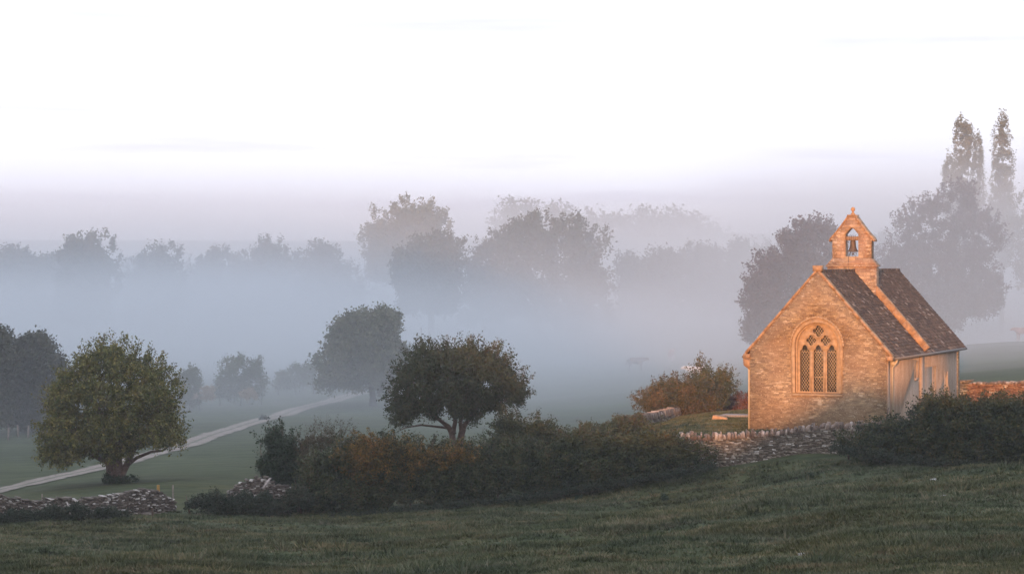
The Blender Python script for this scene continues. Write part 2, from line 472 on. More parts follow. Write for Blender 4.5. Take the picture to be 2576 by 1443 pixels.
RIDGE_X = [-400,-200,-130,-100,-85,-71,-60,-55,-51,-47,-42,-36,-33.5,-31.5,-30,-28,-26,0,60,200]
RIDGE_Z = [34, 33, 31, 30, 27, 21, 14.5, 12.8, 10.6, 8.5, 7.4, 6.9, 8.2, 9.5, 9.7, 9.1, 9.0, 10.5, 13, 15]
def height(x, y, bumps=True):
    x = np.asarray(x, float); y = np.asarray(y, float)
    sh = x.shape; xf = x.ravel(); yf = y.ravel()
    wx, wy = warp(xf, np.clip(yf, -6, 1e9))
    z = np.empty(len(xf))
    for i in range(0, len(xf), 20000):
        a, b_ = wx[i:i+20000], wy[i:i+20000]
        k = tps_k((a[:,None]-ax_[None])**2 + (b_[:,None]-ay_[None])**2)
        z[i:i+20000] = k @ W[:n] + W[n] + W[n+1]*a + W[n+2]*b_
    z = np.clip(z, -14.5, 22)
    # unseen hill behind the camera, crest shaped to throw shade over foreground and valley
    rz = np.interp(xf, RIDGE_X, RIDGE_Z)
    t = np.clip((-8-yf)/122, 0, 1)**2.4
    z = z*(1-t) + rz*t
    z = np.where(yf < -130, z - (np.abs(yf+130)*0.03), z)
    if bumps:
        w = np.exp(-((yf-70)/45)**2) * (yf > 5)
        u1, v1 = xf*0.94+yf*0.34, yf*0.94-xf*0.34
        z = z + w*(0.20*vnoise(u1*0.26, v1*0.34, 3) + 0.09*vnoise(v1*1.1+xf*.3, u1*0.8, 4) + 0.05*vnoise(xf*0.17+yf*.1, yf*0.6-xf*.12, 6)) + 0.10*vnoise(xf*0.12, yf*0.16, 5)*(yf > 115)*(yf < 400)*np.where((xf > 6) & (yf < 135), 0.2, 1)
    return z.reshape(sh)

def hz(x, y): return float(height(np.array([x]), np.array([y]), True)[0])
def G(px, py, y0=35, y1=600):
    """ground point seen at a pixel"""
    Y = np.exp(np.linspace(math.log(y0), math.log(y1), 900))
    z = height((px-1288)/F*Y, Y); r = -(py-HY)/F*Y
    i = np.argmax(z >= r) if np.any(z >= r) else 899
    Yi = Y[i]
    return np.array([(px-1288)/F*Yi, Yi, z[i]])
def GY(px, Y):
    x = (px-1288)/F*Y
    return np.array([x, Y, hz(x, Y)])

def axis_vals(segs):
    out = []
    for a, b_, st in segs:
        out.append(np.arange(a, b_, st))
    return np.unique(np.round(np.concatenate(out), 3))
ys = axis_vals([(-400,-145,15),(-145,-50,3),(-50,36,6),(36,132,0.6),(132,260,2.2),(260,600,10),(600,3001,60)])
xs = axis_vals([(-1500,-300,75),(-300,-60,12),(-60,-30,3),(-45,-30,1.5),(-30,32,0.7),(32,70,3),(70,300,12),(300,1501,75)])
X, Y = np.meshgrid(xs, ys)
Z = height(X, Y)
nx, ny = len(xs), len(ys)
idx = np.arange(nx*ny).reshape(ny, nx)
q = np.stack([idx[:-1,:-1], idx[:-1,1:], idx[1:,1:], idx[1:,:-1]], -1).reshape(-1, 4)
mb = MB(); mb.add(np.stack([X, Y, Z], -1), q)

m, nt, b = new_mat('pasture')
tc = nt.nodes.new('ShaderNodeTexCoord').outputs['Object']
st = mapping(nt, tc, (0.35, 1.0, 0.6), (0, 0, R(-8)))
nA = noise(nt, st, 0.45, 6, 0.62); nB = noise(nt, st, 2.4, 6, 0.68); nC = noise(nt, tc, 9, 4, 0.7); nD = noise(nt, tc, 0.06, 3)
c = ramp(nt, [(0.32, (0.030,0.040,0.016)), (0.48, (0.052,0.068,0.028)), (0.58, (0.072,0.086,0.040)), (0.70, (0.088,0.070,0.036))], nA)
c2 = ramp(nt, [(0.35, (0.036,0.044,0.020)), (0.55, (0.066,0.085,0.040)), (0.68, (0.088,0.078,0.044))], nB)
c = mix(nt, 0.5, c, c2)
c = mix(nt, 1.0, c, ramp(nt, [(0.3, (0.65,0.65,0.65)), (0.7, (1.35,1.35,1.35))], nC), 'MULTIPLY')
# paler, dewier grazed grass down on the meadow
sp = nt.nodes.new('ShaderNodeSeparateXYZ'); nt.links.new(tc, sp.inputs[0])
mr = nt.nodes.new('ShaderNodeMapRange'); mr.inputs[1].default_value = 106; mr.inputs[2].default_value = 150
nt.links.new(sp.outputs['Y'], mr.inputs[0])
dew = ramp(nt, [(0.35, (0.036,0.052,0.028)), (0.65, (0.060,0.078,0.044))], nD)
dew = mix(nt, 0.45, dew, c2)
dew = mix(nt, 1.0, dew, ramp(nt, [(0.35, (0.62,0.66,0.62)), (0.5, (1.0,1.0,1.0)), (0.68, (1.30,1.24,1.15))], noise(nt, mapping(nt, tc, (0.22, 0.8, 1), (0,0,R(-14))), 0.9, 6, 0.7)), 'MULTIPLY')
k_ = nt.nodes.new('ShaderNodeMath'); k_.operation = 'MULTIPLY_ADD'
st1 = mapping(nt, tc, (0.42, 1.0, 1.0), (0, 0, R(-10)))
nt.links.new(noise(nt, st1, 1.15, 6, 0.72), k_.inputs[0]); k_.inputs[1].default_value = 2.3; k_.inputs[2].default_value = -0.80
cn = ramp(nt, [(0.0, (0.022,0.028,0.014)), (0.28, (0.040,0.054,0.025)), (0.52, (0.066,0.080,0.040)), (0.72, (0.095,0.095,0.054)), (1.0, (0.13,0.105,0.070))], k_.outputs[0])  # patchy sward tones, also standing in for the hummocks' faint shading
hue = ramp(nt, [(0.40, (1.0,1.0,1.0)), (0.60, (1.18,0.97,0.82))], noise(nt, st1, 0.38, 4, 0.6))
c = mix(nt, 0.75, c, mix(nt, 1.0, cn, hue, 'MULTIPLY'))
c = mix(nt, mr.outputs[0], c, dew)
nt.links.new(c, b.inputs['Base Color']); b.inputs['Roughness'].default_value = 0.95
b.inputs['Specular IOR Level'].default_value = 0.1
bump(nt, b, nB, 0.15, 0.5)
ground = mb.build('ground', m, smooth=True)
tag(ground, 'rough green pasture sloping down to a misty valley meadow', kind='structure')

# track across the meadow
m, nt, b = new_mat('pale_track')
tc = objco(nt)
n1 = noise(nt, tc, 1.5, 6, 0.7)
nt.links.new(ramp(nt, [(0.3, (0.15,0.13,0.105)), (0.6, (0.25,0.22,0.185)), (0.8, (0.32,0.285,0.25))], n1), b.inputs['Base Color'])
aa = nt.nodes.new('ShaderNodeAttribute'); aa.attribute_name = 'across'
ab = nt.nodes.new('ShaderNodeMath'); ab.operation = 'ABSOLUTE'; nt.links.new(aa.outputs['Fac'], ab.inputs[0])
nk = nt.nodes.new('ShaderNodeMath'); nk.operation = 'MULTIPLY_ADD'; nt.links.new(noise(nt, tc, 2.2, 5, 0.7), nk.inputs[0]); nk.inputs[1].default_value = 0.9; nk.inputs[2].default_value = -0.45
sm = nt.nodes.new('ShaderNodeMath'); sm.operation = 'ADD'; nt.links.new(ab.outputs[0], sm.inputs[0]); nt.links.new(nk.outputs[0], sm.inputs[1])
grs = ramp(nt, [(0.06, (0.8,0.8,0.8)), (0.22, (0,0,0)), (0.82, (0,0,0)), (0.95, (1,1,1))], sm.outputs[0])
old = b.inputs['Base Color'].links[0].from_socket
nt.links.new(mix(nt, grs, old, (0.075, 0.090, 0.052)), b.inputs['Base Color'])
b.inputs['Roughness'].default_value = 0.95
pp = [(-140,1268),(-60,1248),(0,1232),(100,1210),(190,1190),(300,1165),(400,1138),(480,1115),(560,1086),(640,1062),(720,1040),(800,1016),(860,1000),(905,989),(925,985)]
ctr = [G(a, b_, 100, 400) for a, b_ in pp]
ctr = np.array(ctr)
# resample
seg = np.r_[0, np.cumsum(np.linalg.norm(np.diff(ctr[:,:2], axis=0), axis=1))]
ss = np.arange(0, seg[-1], 0.8)
cx = np.interp(ss, seg, ctr[:,0]); cy = np.interp(ss, seg, ctr[:,1])
for _ in range(8):
    cx[1:-1] = (cx[:-2]+cx[1:-1]+cx[2:])/3; cy[1:-1] = (cy[:-2]+cy[1:-1]+cy[2:])/3
tx = np.gradient(cx); ty = np.gradient(cy); ln = np.hypot(tx, ty); nxv, nyv = ty/ln, -tx/ln
mb = MB(); rows = []
hw = 1.05 + 0.12*vnoise(ss*0.6, ss*0, 9)
for k, f in enumerate(np.linspace(-1, 1, 7)):
    e = f*hw + (abs(f) > 0.9)*0.16*vnoise(ss*1.7, ss*0+k*7, 11)
    x = cx+nxv*e; y = cy+nyv*e
    rows.append(np.stack([x, y, height(x, y)+0.035], -1))
V = np.stack(rows, 1); nr = len(ss)
ii = np.arange(nr*7).reshape(nr, 7)
mb.add(V, np.stack([ii[:-1,:-1], ii[:-1,1:], ii[1:,1:], ii[1:,:-1]], -1).reshape(-1, 4))
tr_o = mb.build('track', m)
at_ = tr_o.data.attributes.new('across', 'FLOAT', 'POINT')
at_.data.foreach_set('value', np.tile(np.linspace(-1, 1, 7), nr).astype(np.float32))
tag(tr_o, 'pale earth track crossing the meadow', kind='structure')

# ------------------------------------------------------------------ foliage
def pip(poly, x, y):
    poly = np.asarray(poly, float); ins = np.zeros(len(x), bool)
    j = len(poly)-1
    for i in range(len(poly)):
        xi, yi = poly[i]; xj, yj = poly[j]
        c_ = ((yi > y) != (yj > y)) & (x < (xj-xi)*(y-yi)/((yj-yi) if yj != yi else 1e-9)+xi)
        ins ^= c_; j = i
    return ins
def edge_dist(poly, x, y):
    poly = np.asarray(poly, float); d = np.full(len(x), 1e9); j = len(poly)-1
    for i in range(len(poly)):
        a = poly[j]; b_ = poly[i]; ab = b_-a
        t = np.clip(((x-a[0])*ab[0]+(y-a[1])*ab[1])/max(ab@ab, 1e-9), 0, 1)
        d = np.minimum(d, np.hypot(x-a[0]-t*ab[0], y-a[1]-t*ab[1])); j = i
    return d

def leaves(rng, pos, size, mb, m=0, flat=0.0):
    n_ = len(pos)
    a = rng.normal(size=(n_, 3)); a /= np.linalg.norm(a, axis=1)[:,None]
    b_ = rng.normal(size=(n_, 3)); b_[:,2] += 0
    b_ -= a*np.sum(a*b_, 1)[:,None]; b_ /= np.linalg.norm(b_, axis=1)[:,None]
    s = size*(0.6+0.8*rng.random(n_))[:,None]
    v = np.stack([pos-a*s*0.5, pos+b_*s*0.3, pos+a*s*0.5, pos-b_*s*0.3], 1)
    i = np.arange(n_*4).reshape(-1, 4)
    mb.add(v.reshape(-1, 3), i, m=m)

def foliage(poly, Yf, depth, nclump, rc, per, leaf, K=8, seed=1, spikes=0, spikeL=0.9, top_only=True, origin=(0,0,0), mb=None, dens=None, shell=0.35, twigs=True, up=0.25, back=0.35):
    """fills an inflated solid whose outline is poly with clumps of leafy sprays"""
    rng = np.random.default_rng(seed)
    mb = mb or MB()
    poly = np.asarray(poly, float)
    lo, hi = poly.min(0), poly.max(0)
    Yc = Yf(poly[:,0].mean()) if callable(Yf) else Yf
    pm = F/Yc                                  # pixels per metre
    cx_, cy_ = [], []
    cand = rng.random((nclump*40, 2))*(hi-lo)+lo
    ins = pip(poly, cand[:,0], cand[:,1]); cand = cand[ins]
    d = edge_dist(poly, cand[:,0], cand[:,1])
    keep = d > min(rc*pm*0.85, 0.42*d.max())
    cand, d = cand[keep], d[keep]
    if len(cand) < nclump:
        rep = int(math.ceil(nclump/max(len(cand), 1)))
        cand = np.tile(cand, (rep, 1)); d = np.tile(d, rep)
    cand, d = cand[:nclump], d[:nclump]
    Rm = max(edge_dist(poly, *(rng.random((2000, 2))*(hi-lo)+lo).T)[pip(poly, *(rng.random((2000, 2))*(hi-lo)+lo).T)].max() if False else d.max(), 1)
    dn = np.clip(d/Rm, 0, 1)
    wh = depth*np.sqrt(1-(1-dn)**2)
    sgn = np.where(rng.random(len(d)) < back, 1, -1)
    u = np.where(rng.random(len(d)) < 0.3, rng.random(len(d)), rng.random(len(d))**shell)
    off = sgn*wh*u
    Ys = (Yf(cand[:,0]) if callable(Yf) else np.full(len(d), float(Yf)))
    X0 = (cand[:,0]-1288)/F*Ys; Z0 = -(cand[:,1]-HY)/F*Ys
    ctr_ = np.stack([X0, Ys+off, Z0], 1)
    if dens is not None:
        kk = rng.random(len(ctr_)) < dens(ctr_); ctr_ = ctr_[kk]
    nc = len(ctr_)
    cen = np.array([(lo[0]+hi[0])/2, 0, 0])
    mid = np.array([((lo[0]+hi[0])/2-1288)/F*Yc, Yc, -((lo[1]*0.4+hi[1]*0.6)-HY)/F*Yc])
    out = ctr_-mid; out /= np.maximum(np.linalg.norm(out, axis=1), 1e-6)[:,None]
    rcs = rc*(0.65+0.7*rng.random(nc))
    dirs = rng.normal(size=(nc, per, 3)); dirs /= np.linalg.norm(dirs, axis=2)[:,:,None]
    dirs = dirs + out[:,None,:]*0.55; dirs[:,:,2] += up
    dirs /= np.linalg.norm(dirs, axis=2)[:,:,None]
    Ls = rcs[:,None]*(0.7+0.6*rng.random((nc, per)))
    base = ctr_[:,None,:]+dirs*(rcs[:,None,None]*0.15)
    tip = ctr_[:,None,:]+dirs*Ls[:,:,None]
    B_ = base.reshape(-1, 3); T_ = tip.reshape(-1, 3)
    if spikes:
        k = 0; sb, stp = [], []
        per_ = np.roll(poly, -1, 0)-poly; Ledge = np.hypot(per_[:,0], per_[:,1])
        while k < spikes:
            i = rng.choice(len(poly), p=Ledge/Ledge.sum()); t = rng.random()
            p = poly[i]+per_[i]*t
            if top_only and p[1] > (lo[1]*0.35+hi[1]*0.65): continue
            Yp = Yf(p[0]) if callable(Yf) else Yf
            w = P(p[0], p[1], Yp); w[1] += rng.normal()*depth*0.25
            o_ = w-mid; o_ /= np.linalg.norm(o_)
            dd = o_*0.8+rng.normal(size=3)*0.35+np.array([0,0,0.45]); dd /= np.linalg.norm(dd)
            L_ = spikeL*(0.4+0.8*rng.random())
            sb.append(w-dd*L_*0.7); stp.append(w+dd*L_*0.55); k += 1
        B_ = np.r_[B_, np.repeat(np.array(sb), 3, 0)]; T_ = np.r_[T_, np.repeat(np.array(stp), 3, 0)+rng.normal(size=(len(stp)*3, 3))*0.05]
    ns = len(B_)
    t = (0.15+0.85*rng.random((ns, K)))[:,:,None]
    pos = B_[:,None,:]*(1-t)+T_[:,None,:]*t + rng.normal(size=(ns, K, 3))*leaf*0.55
    org = np.array(origin)
    leaves(rng, pos.reshape(-1, 3)-org, leaf, mb, 0)
    if twigs:
        sel = rng.random(ns) < 0.5
        b0, t0 = B_[sel]-org, T_[sel]-org
        w = np.cross(t0-b0, rng.normal(size=b0.shape)); w /= np.maximum(np.linalg.norm(w, axis=1), 1e-6)[:,None]; w *= leaf*0.09
        v = np.stack([b0-w, b0+w, t0+w*0.4, t0-w*0.4], 1)
        mb.add(v.reshape(-1, 3), np.arange(len(v)*4).reshape(-1, 4), m=1)
    return mb

def rough(poly, amp, seed):
    rg_ = np.random.default_rng(seed+900); P0 = [np.array(p, float) for p in poly]
    for lev in range(3):
        out_ = []
        for i_ in range(len(P0)):
            a_, b_ = P0[i_], P0[(i_+1) % len(P0)]; d_ = b_-a_; l_ = math.hypot(*d_)
            out_.append(a_)
            if l_ > amp*2.5:
                nn_ = np.array([d_[1], -d_[0]])/l_
                out_.append((a_+b_)/2+nn_*rg_.normal()*min(amp, l_*0.22))
        P0 = out_; amp *= 0.7
    return [tuple(p) for p in P0]

def limbs(mb, base, targets, r0, seed=1, fork=0.45):
    """trunk with tapering crooked limbs"""
    rng = np.random.default_rng(seed)
    base = np.array(base, float)
    for (tgt, frac) in targets:
        tgt = np.array(tgt, float); n_ = 7
        pts, rad = [], []
        for i in range(n_):
            t = i/(n_-1)
            p = base*(1-t)+tgt*t
            p[2] += math.sin(t*math.pi)*0.06*np.linalg.norm(tgt-base)
            if 0 < i < n_-1: p[:2] += rng.normal(size=2)*0.03*np.linalg.norm(tgt-base)
            pts.append(tuple(p)); rad.append(r0*frac*(1-0.82*t))
        rad[0] *= 1.25
        mb.tube(pts, rad, 8)

def tree(name, poly, Y, base_px, label, cat, lm, depth, nclump, rc, per, leaf, K=6, trunk_r=0.25, seed=1, group=None, spikes=0, spikeL=0.9,
         trunk_top=None, custom_trunk=None, dens=None, shell=0.35, up=0.25, barkm='bark_far', sink=0.15, twigs=True):
    g = GY(base_px, Y)
    poly = rough(poly, (max(p[0] for p in poly)-min(p[0] for p in poly))*0.055, seed)
    e = empty(name, tuple(g), label, cat, group)
    mb = foliage(poly, Y, depth, nclump, rc, per, leaf, K, seed, spikes, spikeL, origin=g, dens=dens, shell=shell, up=up, twigs=twigs)
    mb.build('crown', [L[lm], M['twig']], e)
    tb = MB()
    if custom_trunk: custom_trunk(tb, g)
    else:
        poly_ = np.array(poly, float)
        lo, hi = poly_.min(0), poly_.max(0)
        rng = random.Random(seed)
        c0 = P((lo[0]+hi[0])/2*0.3+base_px*0.7, lo[1]*0.25+hi[1]*0.75, Y)-g
        tb.tube([(0,0,-sink), (0,0,c0[2]*0.3), tuple(c0*np.array([0.6,1,0.75])), tuple(c0)], [trunk_r*1.35, trunk_r, trunk_r*0.9, trunk_r*0.8], 10)
        tg = []
        for k in range(6):
            a = (k+0.5)/6; px = lo[0]+(hi[0]-lo[0])*(0.12+0.76*a); py = lo[1]+(hi[1]-lo[1])*(0.25+0.25*abs(a-0.5)+0.1*rng.random())
            t_ = P(px, py, Y)-g; t_[1] += rng.uniform(-0.5, 0.5)*depth
            tg.append((tuple(t_), 0.6))
        limbs(tb, c0, tg, trunk_r*0.9, seed)
    tb.build('trunk', M[barkm], e, smooth=True)
    return e

def shrub(name, poly, Yf, label, cat, lm, depth, nclump, rc, per, leaf, K=7, seed=1, group=None, spikes=0, spikeL=0.5, dens=None, base_px=None, shell=0.35, up=0.25, back=0.25, stems=True):
    mx = base_px or np.array(poly, float)[:,0].mean()
    wd_ = max(p[0] for p in poly)-min(p[0] for p in poly)
    if wd_ > 60 and not isinstance(dens, str) and 'weeds' not in name: poly = rough(poly, min(wd_*0.05, 9.0), seed)
    poly_ = np.array(poly, float)
    Yc = Yf(mx) if callable(Yf) else Yf
    g = GY(mx, Yc)
    e = empty(name, tuple(g), label, cat, group)
    mb = foliage(poly, Yf, depth, nclump, rc, per, leaf, K, seed, spikes, spikeL, origin=g, dens=dens, shell=shell, up=up, back=back)
    mb.build('leafage', [L[lm], M['twig']], e)
    if stems:
        rng = random.Random(seed)
        lo, hi = poly_.min(0), poly_.max(0); wpx = hi[0]-lo[0]
        ns = max(3, int(wpx/F*Yc/1.4))
        for k in range(ns):
            px = lo[0]+wpx*(k+0.5)/ns; yy = Yf(px) if callable(Yf) else Yf
            b0 = GY(px, yy)-g
            col = [q for q in poly if abs(q[0]-px) < wpx*0.25] or list(poly)
            topy = min(q[1] for q in col); h = max(0.3, (P(px, topy, yy)-g)[2]-b0[2])*0.75
            tb = MB(); tb.tube([(b0[0], b0[1], b0[2]-0.1), (b0[0]+rng.uniform(-.1,.1), b0[1], b0[2]+h*0.5), (b0[0]+rng.uniform(-.3,.3), b0[1]+rng.uniform(-.2,.2), b0[2]+h)], [0.05, 0.035, 0.012], 6)
            tb.build('stem', M['twig'], e)
    return e

# ------------------------------------------------------------------ dry stone walls
def stone_wall(name, pts, thick, label, cat='wall', mat='drystone', cope=None, seed=1, group=None, ruin=0.0, cope_h=(0.2,0.34), row=(0.07,0.12), slen=(0.14,0.42), batter=0.04, cope_noise=0):
    """pts: (x, y, z_base, z_top of the stonework)"""
    rng = np.random.default_rng(seed)
    pts = np.array(pts, float)
    seg = np.r_[0, np.cumsum(np.hypot(np.diff(pts[:,0]), np.diff(pts[:,1])))]
    Lw = seg[-1]; g = np.array([pts[:,0].mean(), pts[:,1].mean(), pts[:,2].min()])
    e = empty(name, tuple(g), label, cat, group)
    f = lambda s, c_: np.interp(s, seg, pts[:,c_])
    mb = MB()
    hmax = (pts[:,3]-pts[:,2]).max(); k = 0; fr = -0.12
    while fr < 1:
        rh = rng.uniform(*row)/hmax
        s = -rng.random()*0.2
        while s < Lw:
            ln_ = rng.uniform(*slen)
            sm = min(max(s+ln_/2, 0), Lw)
            zb, zt = f(sm, 2), f(sm, 3)
            topf = 1.0 - ruin*(0.5+0.5*vnoise(np.array([sm*0.9]), np.array([seed*3.1]), seed)[0]) - ruin*0.3*rng.random()
            if fr < topf:
                z0 = zb+(zt-zb)*fr; z1 = zb+(zt-zb)*(fr+rh)
                dx = f(sm+.05, 0)-f(sm-.05, 0); dy = f(sm+.05, 1)-f(sm-.05, 1); l_ = math.hypot(dx, dy) or 1; dx /= l_; dy /= l_
                t2 = thick/2-batter*fr+rng.normal()*0.018
                h2 = ln_/2*0.965; zz = (z1-z0)*0.08
                tl = rng.normal()*0.012; zj_ = rng.normal()*0.014; z0 += zj_; z1 += zj_
                cx0, cy0 = f(sm, 0), f(sm, 1)
                v = []
                for z_, sg in ((z0+zz, 0), (z1-zz, 1)):
                    for a_, b_ in ((-1,-1),(1,-1),(1,1),(-1,1)):
                        v.append((cx0+dx*a_*h2-dy*b_*t2, cy0+dy*a_*h2+dx*b_*t2, z_+a_*tl))
                v = np.array(v)+rng.normal(size=(8,3))*0.010
                mb.hexa(v-g)
            s += ln_
        fr += rh; k += 1
    # packed dark core so no light shows between the stones
    ns = max(2, int(Lw/0.5)); sv_ = np.linspace(0, Lw, ns); core = MB()
    vv = []
    for s in sv_:
        dx = f(s+.05, 0)-f(s-.05, 0); dy = f(s+.05, 1)-f(s-.05, 1); l_ = math.hypot(dx, dy) or 1; dx /= l_; dy /= l_
        tt = thick/2-0.09; x0, y0 = f(s, 0), f(s, 1)
        topf = 1.0 - ruin*1.15*(0.5+0.5*vnoise(np.array([s*0.9]), np.array([seed*3.1]), seed)[0]) - ruin*0.3
        zt = f(s, 2)+(f(s, 3)-f(s, 2))*min(topf, 1)-0.03
        vv += [(x0-dy*-tt, y0+dx*-tt, f(s,2)-0.2), (x0-dy*tt, y0+dx*tt, f(s,2)-0.2), (x0-dy*tt, y0+dx*tt, zt), (x0-dy*-tt, y0+dx*-tt, zt)]
    qq = []
    for i in range(ns-1):
        for j in range(4):
            qq.append((i*4+j, i*4+(j+1) % 4, (i+1)*4+(j+1) % 4, (i+1)*4+j))
    qq += [(3,2,1,0), ((ns-1)*4, (ns-1)*4+1, (ns-1)*4+2, (ns-1)*4+3)]
    mb.add(np.array(vv)-g, qq)
    if ruin:
        for k in range(int(Lw*14*ruin)):
            s = rng.random()*Lw; side = rng.choice([-1, 1])*(thick/2+abs(rng.normal())*0.3)
            dx = f(s+.05, 0)-f(s-.05, 0); dy = f(s+.05, 1)-f(s-.05, 1); l_ = math.hypot(dx, dy) or 1
            x0 = f(s, 0)-dy/l_*side; y0 = f(s, 1)+dx/l_*side
            z0 = hz(x0, y0)+0.03; sz = rng.uniform(0.05, 0.16)
            v = np.array([[a_*sz*1.3, b_*sz, c_*sz*0.55] for c_ in (-1,1) for a_, b_ in ((-1,-1),(1,-1),(1,1),(-1,1))])
            a_ = rng.random()*3.14; ca, sa = math.cos(a_), math.sin(a_)
            v = np.c_[v[:,0]*ca-v[:,1]*sa, v[:,0]*sa+v[:,1]*ca, v[:,2]]+rng.normal(size=(8,3))*0.012
            mb.hexa(v+np.array([x0, y0, z0])-g)
    fix_normals(mb.build('stonework', M[mat], e))
    if cope:
        mb = MB(); s = 0.0
        while s < Lw:
            w = rng.uniform(0.05, 0.15); h = rng.uniform(*cope_h)*rng.uniform(0.8, 1.0); h *= 1.3 if rng.random() < 0.06 else 1.0
            if cope_noise: h *= 1+cope_noise*vnoise(np.array([s*0.5]), np.array([0.5]), seed+7)[0]
            sm = s+w/2; dx = f(sm+.05, 0)-f(sm-.05, 0); dy = f(sm+.05, 1)-f(sm-.05, 1); l_ = math.hypot(dx, dy) or 1; dx /= l_; dy /= l_
            x0, y0, zt = f(sm, 0), f(sm, 1), f(sm, 3)-0.02
            lean = rng.normal()*0.035; d2 = thick*rng.uniform(0.38, 0.52)
            v = []
            for z_, ln_, tw in ((zt, 0, 1.04), (zt+h, lean, 0.80)):
                for a_, b_ in ((-1,-1),(1,-1),(1,1),(-1,1)):
                    v.append((x0+dx*(a_*w*0.47*tw+ln_)-dy*b_*d2*tw, y0+dy*(a_*w*0.47*tw+ln_)+dx*b_*d2*tw, z_))
            v = np.array(v)+rng.normal(size=(8,3))*0.009
            mb.hexa(v-g); s += w*1.02
        fix_normals(mb.build('coping', M[cope], e))
    return e

# ------------------------------------------------------------------ chapel
CW, CL, CJ = 6.6, 15.0, 6.65       # gable width, length, position of the cross wall
EZ, AZ = 3.78, 7.50                # eaves and apex above the chapel ground
chR = P(2229, 1089, 110.5)
CZ = -8.1
chapel = empty('chapel', (chR[0], chR[1], CZ), 'small old limestone chapel with bellcote, glowing in the low sun', 'chapel', rz=-R(23.5))

def arch(hw_, zs, za, n_=12, cx0=0.0, z0=None):
    """pointed arch outline, anticlockwise from the left foot when z0 is given"""
    rise = za-zs; c_ = (rise*rise-hw_*hw_)/(2*hw_); rr = hw_+c_
    pts = []
    a1 = math.atan2(rise, c_)
    for i in range(n_+1):
        a = a1*i/n_
        pts.append((cx0+rr*math.cos(a)-c_, zs+rr*math.sin(a)))
    right = pts
    left = [(2*cx0-x_, z_) for x_, z_ in reversed(pts[:-1])]
    out = right+left
    if z0 is not None: out = [(cx0-hw_, z0), (cx0+hw_, z0)]+out
    return out

WCX = -CW/2-0.01
# gable wall
mb = MB()
outl = [(-CW, -0.5), (0, -0.5), (0, EZ), (-CW/2, AZ), (-CW, EZ)]
plate(mb, outl, [arch(1.08, 4.0, 5.12, 12, WCX, 1.80)], 0.0, 0.62)
gw = fix_normals(mb.build('gable_wall', M['gable'], chapel)); gw['label'] = 'sunlit rubble limestone end wall'
mb = MB(); plate(mb, [(-CW, -0.5), (0, -0.5), (0, EZ), (-CW/2, AZ), (-CW, EZ)], [], CL-0.6, CL)
fix_normals(mb.build('gable_wall', M['gable'], chapel))
# side walls with slit openings
def slit(y0, y1, z0, zs, za=None):
    if za is None: return [(y0, z0), (y1, z0), (y1, zs), (y0, zs)]
    mid = (y0+y1)/2
    return [(y0, z0), (y1, z0), (y1, zs), ((y1+mid)/2, (zs+za)/2+0.04), (mid, za), ((y0+mid)/2, (zs+za)/2+0.04), (y0, zs)]
OPEN = [slit(5.55, 6.05, 2.30, 2.80, 3.15), slit(9.15, 9.75, 0.9, 2.72), slit(11.75, 12.25, 0.8, 1.95, 2.35)]
mb = MB(); plate(mb, [(0.62, -0.5), (CL-0.6, -0.5), (CL-0.6, EZ), (0.62, EZ)], OPEN, -0.55, -0.004, axis='x')
fix_normals(mb.build('side_wall', M['render'], chapel))
mb = MB(); plate(mb, [(0.62, -0.5), (CL-0.6, -0.5), (CL-0.6, EZ), (0.62, EZ)], [], -CW+0.004, -CW+0.55, axis='x')
fix_normals(mb.build('side_wall', M['render'], chapel))
# corner of the end wall seen from the side is rendered too; shallow pilaster under the cross wall
mb = MB(); mb.box((-0.003, 0.18, -0.5), (0.022, 0.618, EZ-0.02)); mb.build('corner_render', M['render'], chapel)
mb = MB(); mb.box((-0.003, 6.35, -0.5), (0.10, 6.98, 3.3)); mb.box((-0.003, 6.36, 3.3), (0.05, 6.97, 3.62))
mb.build('pilaster', M['render'], chapel)
for i, o_ in enumerate(OPEN):
    ys_ = [p[0] for p in o_]; zs_ = [p[1] for p in o_]
    mb = MB(); mb.box((-0.32, min(ys_)+0.002, min(zs_)+0.002), (-0.30, max(ys_)-0.002, max(zs_)-0.002))
    wdw = mb.build('window', M['glass'], chapel)
    mb = MB(); mb.box((-0.003, min(ys_)-0.14, min(zs_)-0.10), (0.03, max(ys_)+0.14, min(zs_)-0.002)); mb.box((-0.003, max(ys_)+0.002, min(zs_)), (0.022, max(ys_)+0.15, max(zs_)))
    mb.box((-0.003, min(ys_)-0.13, min(zs_)), (0.016, min(ys_)-0.002, max(zs_)))
    mb.build('surround', M['render'], wdw)

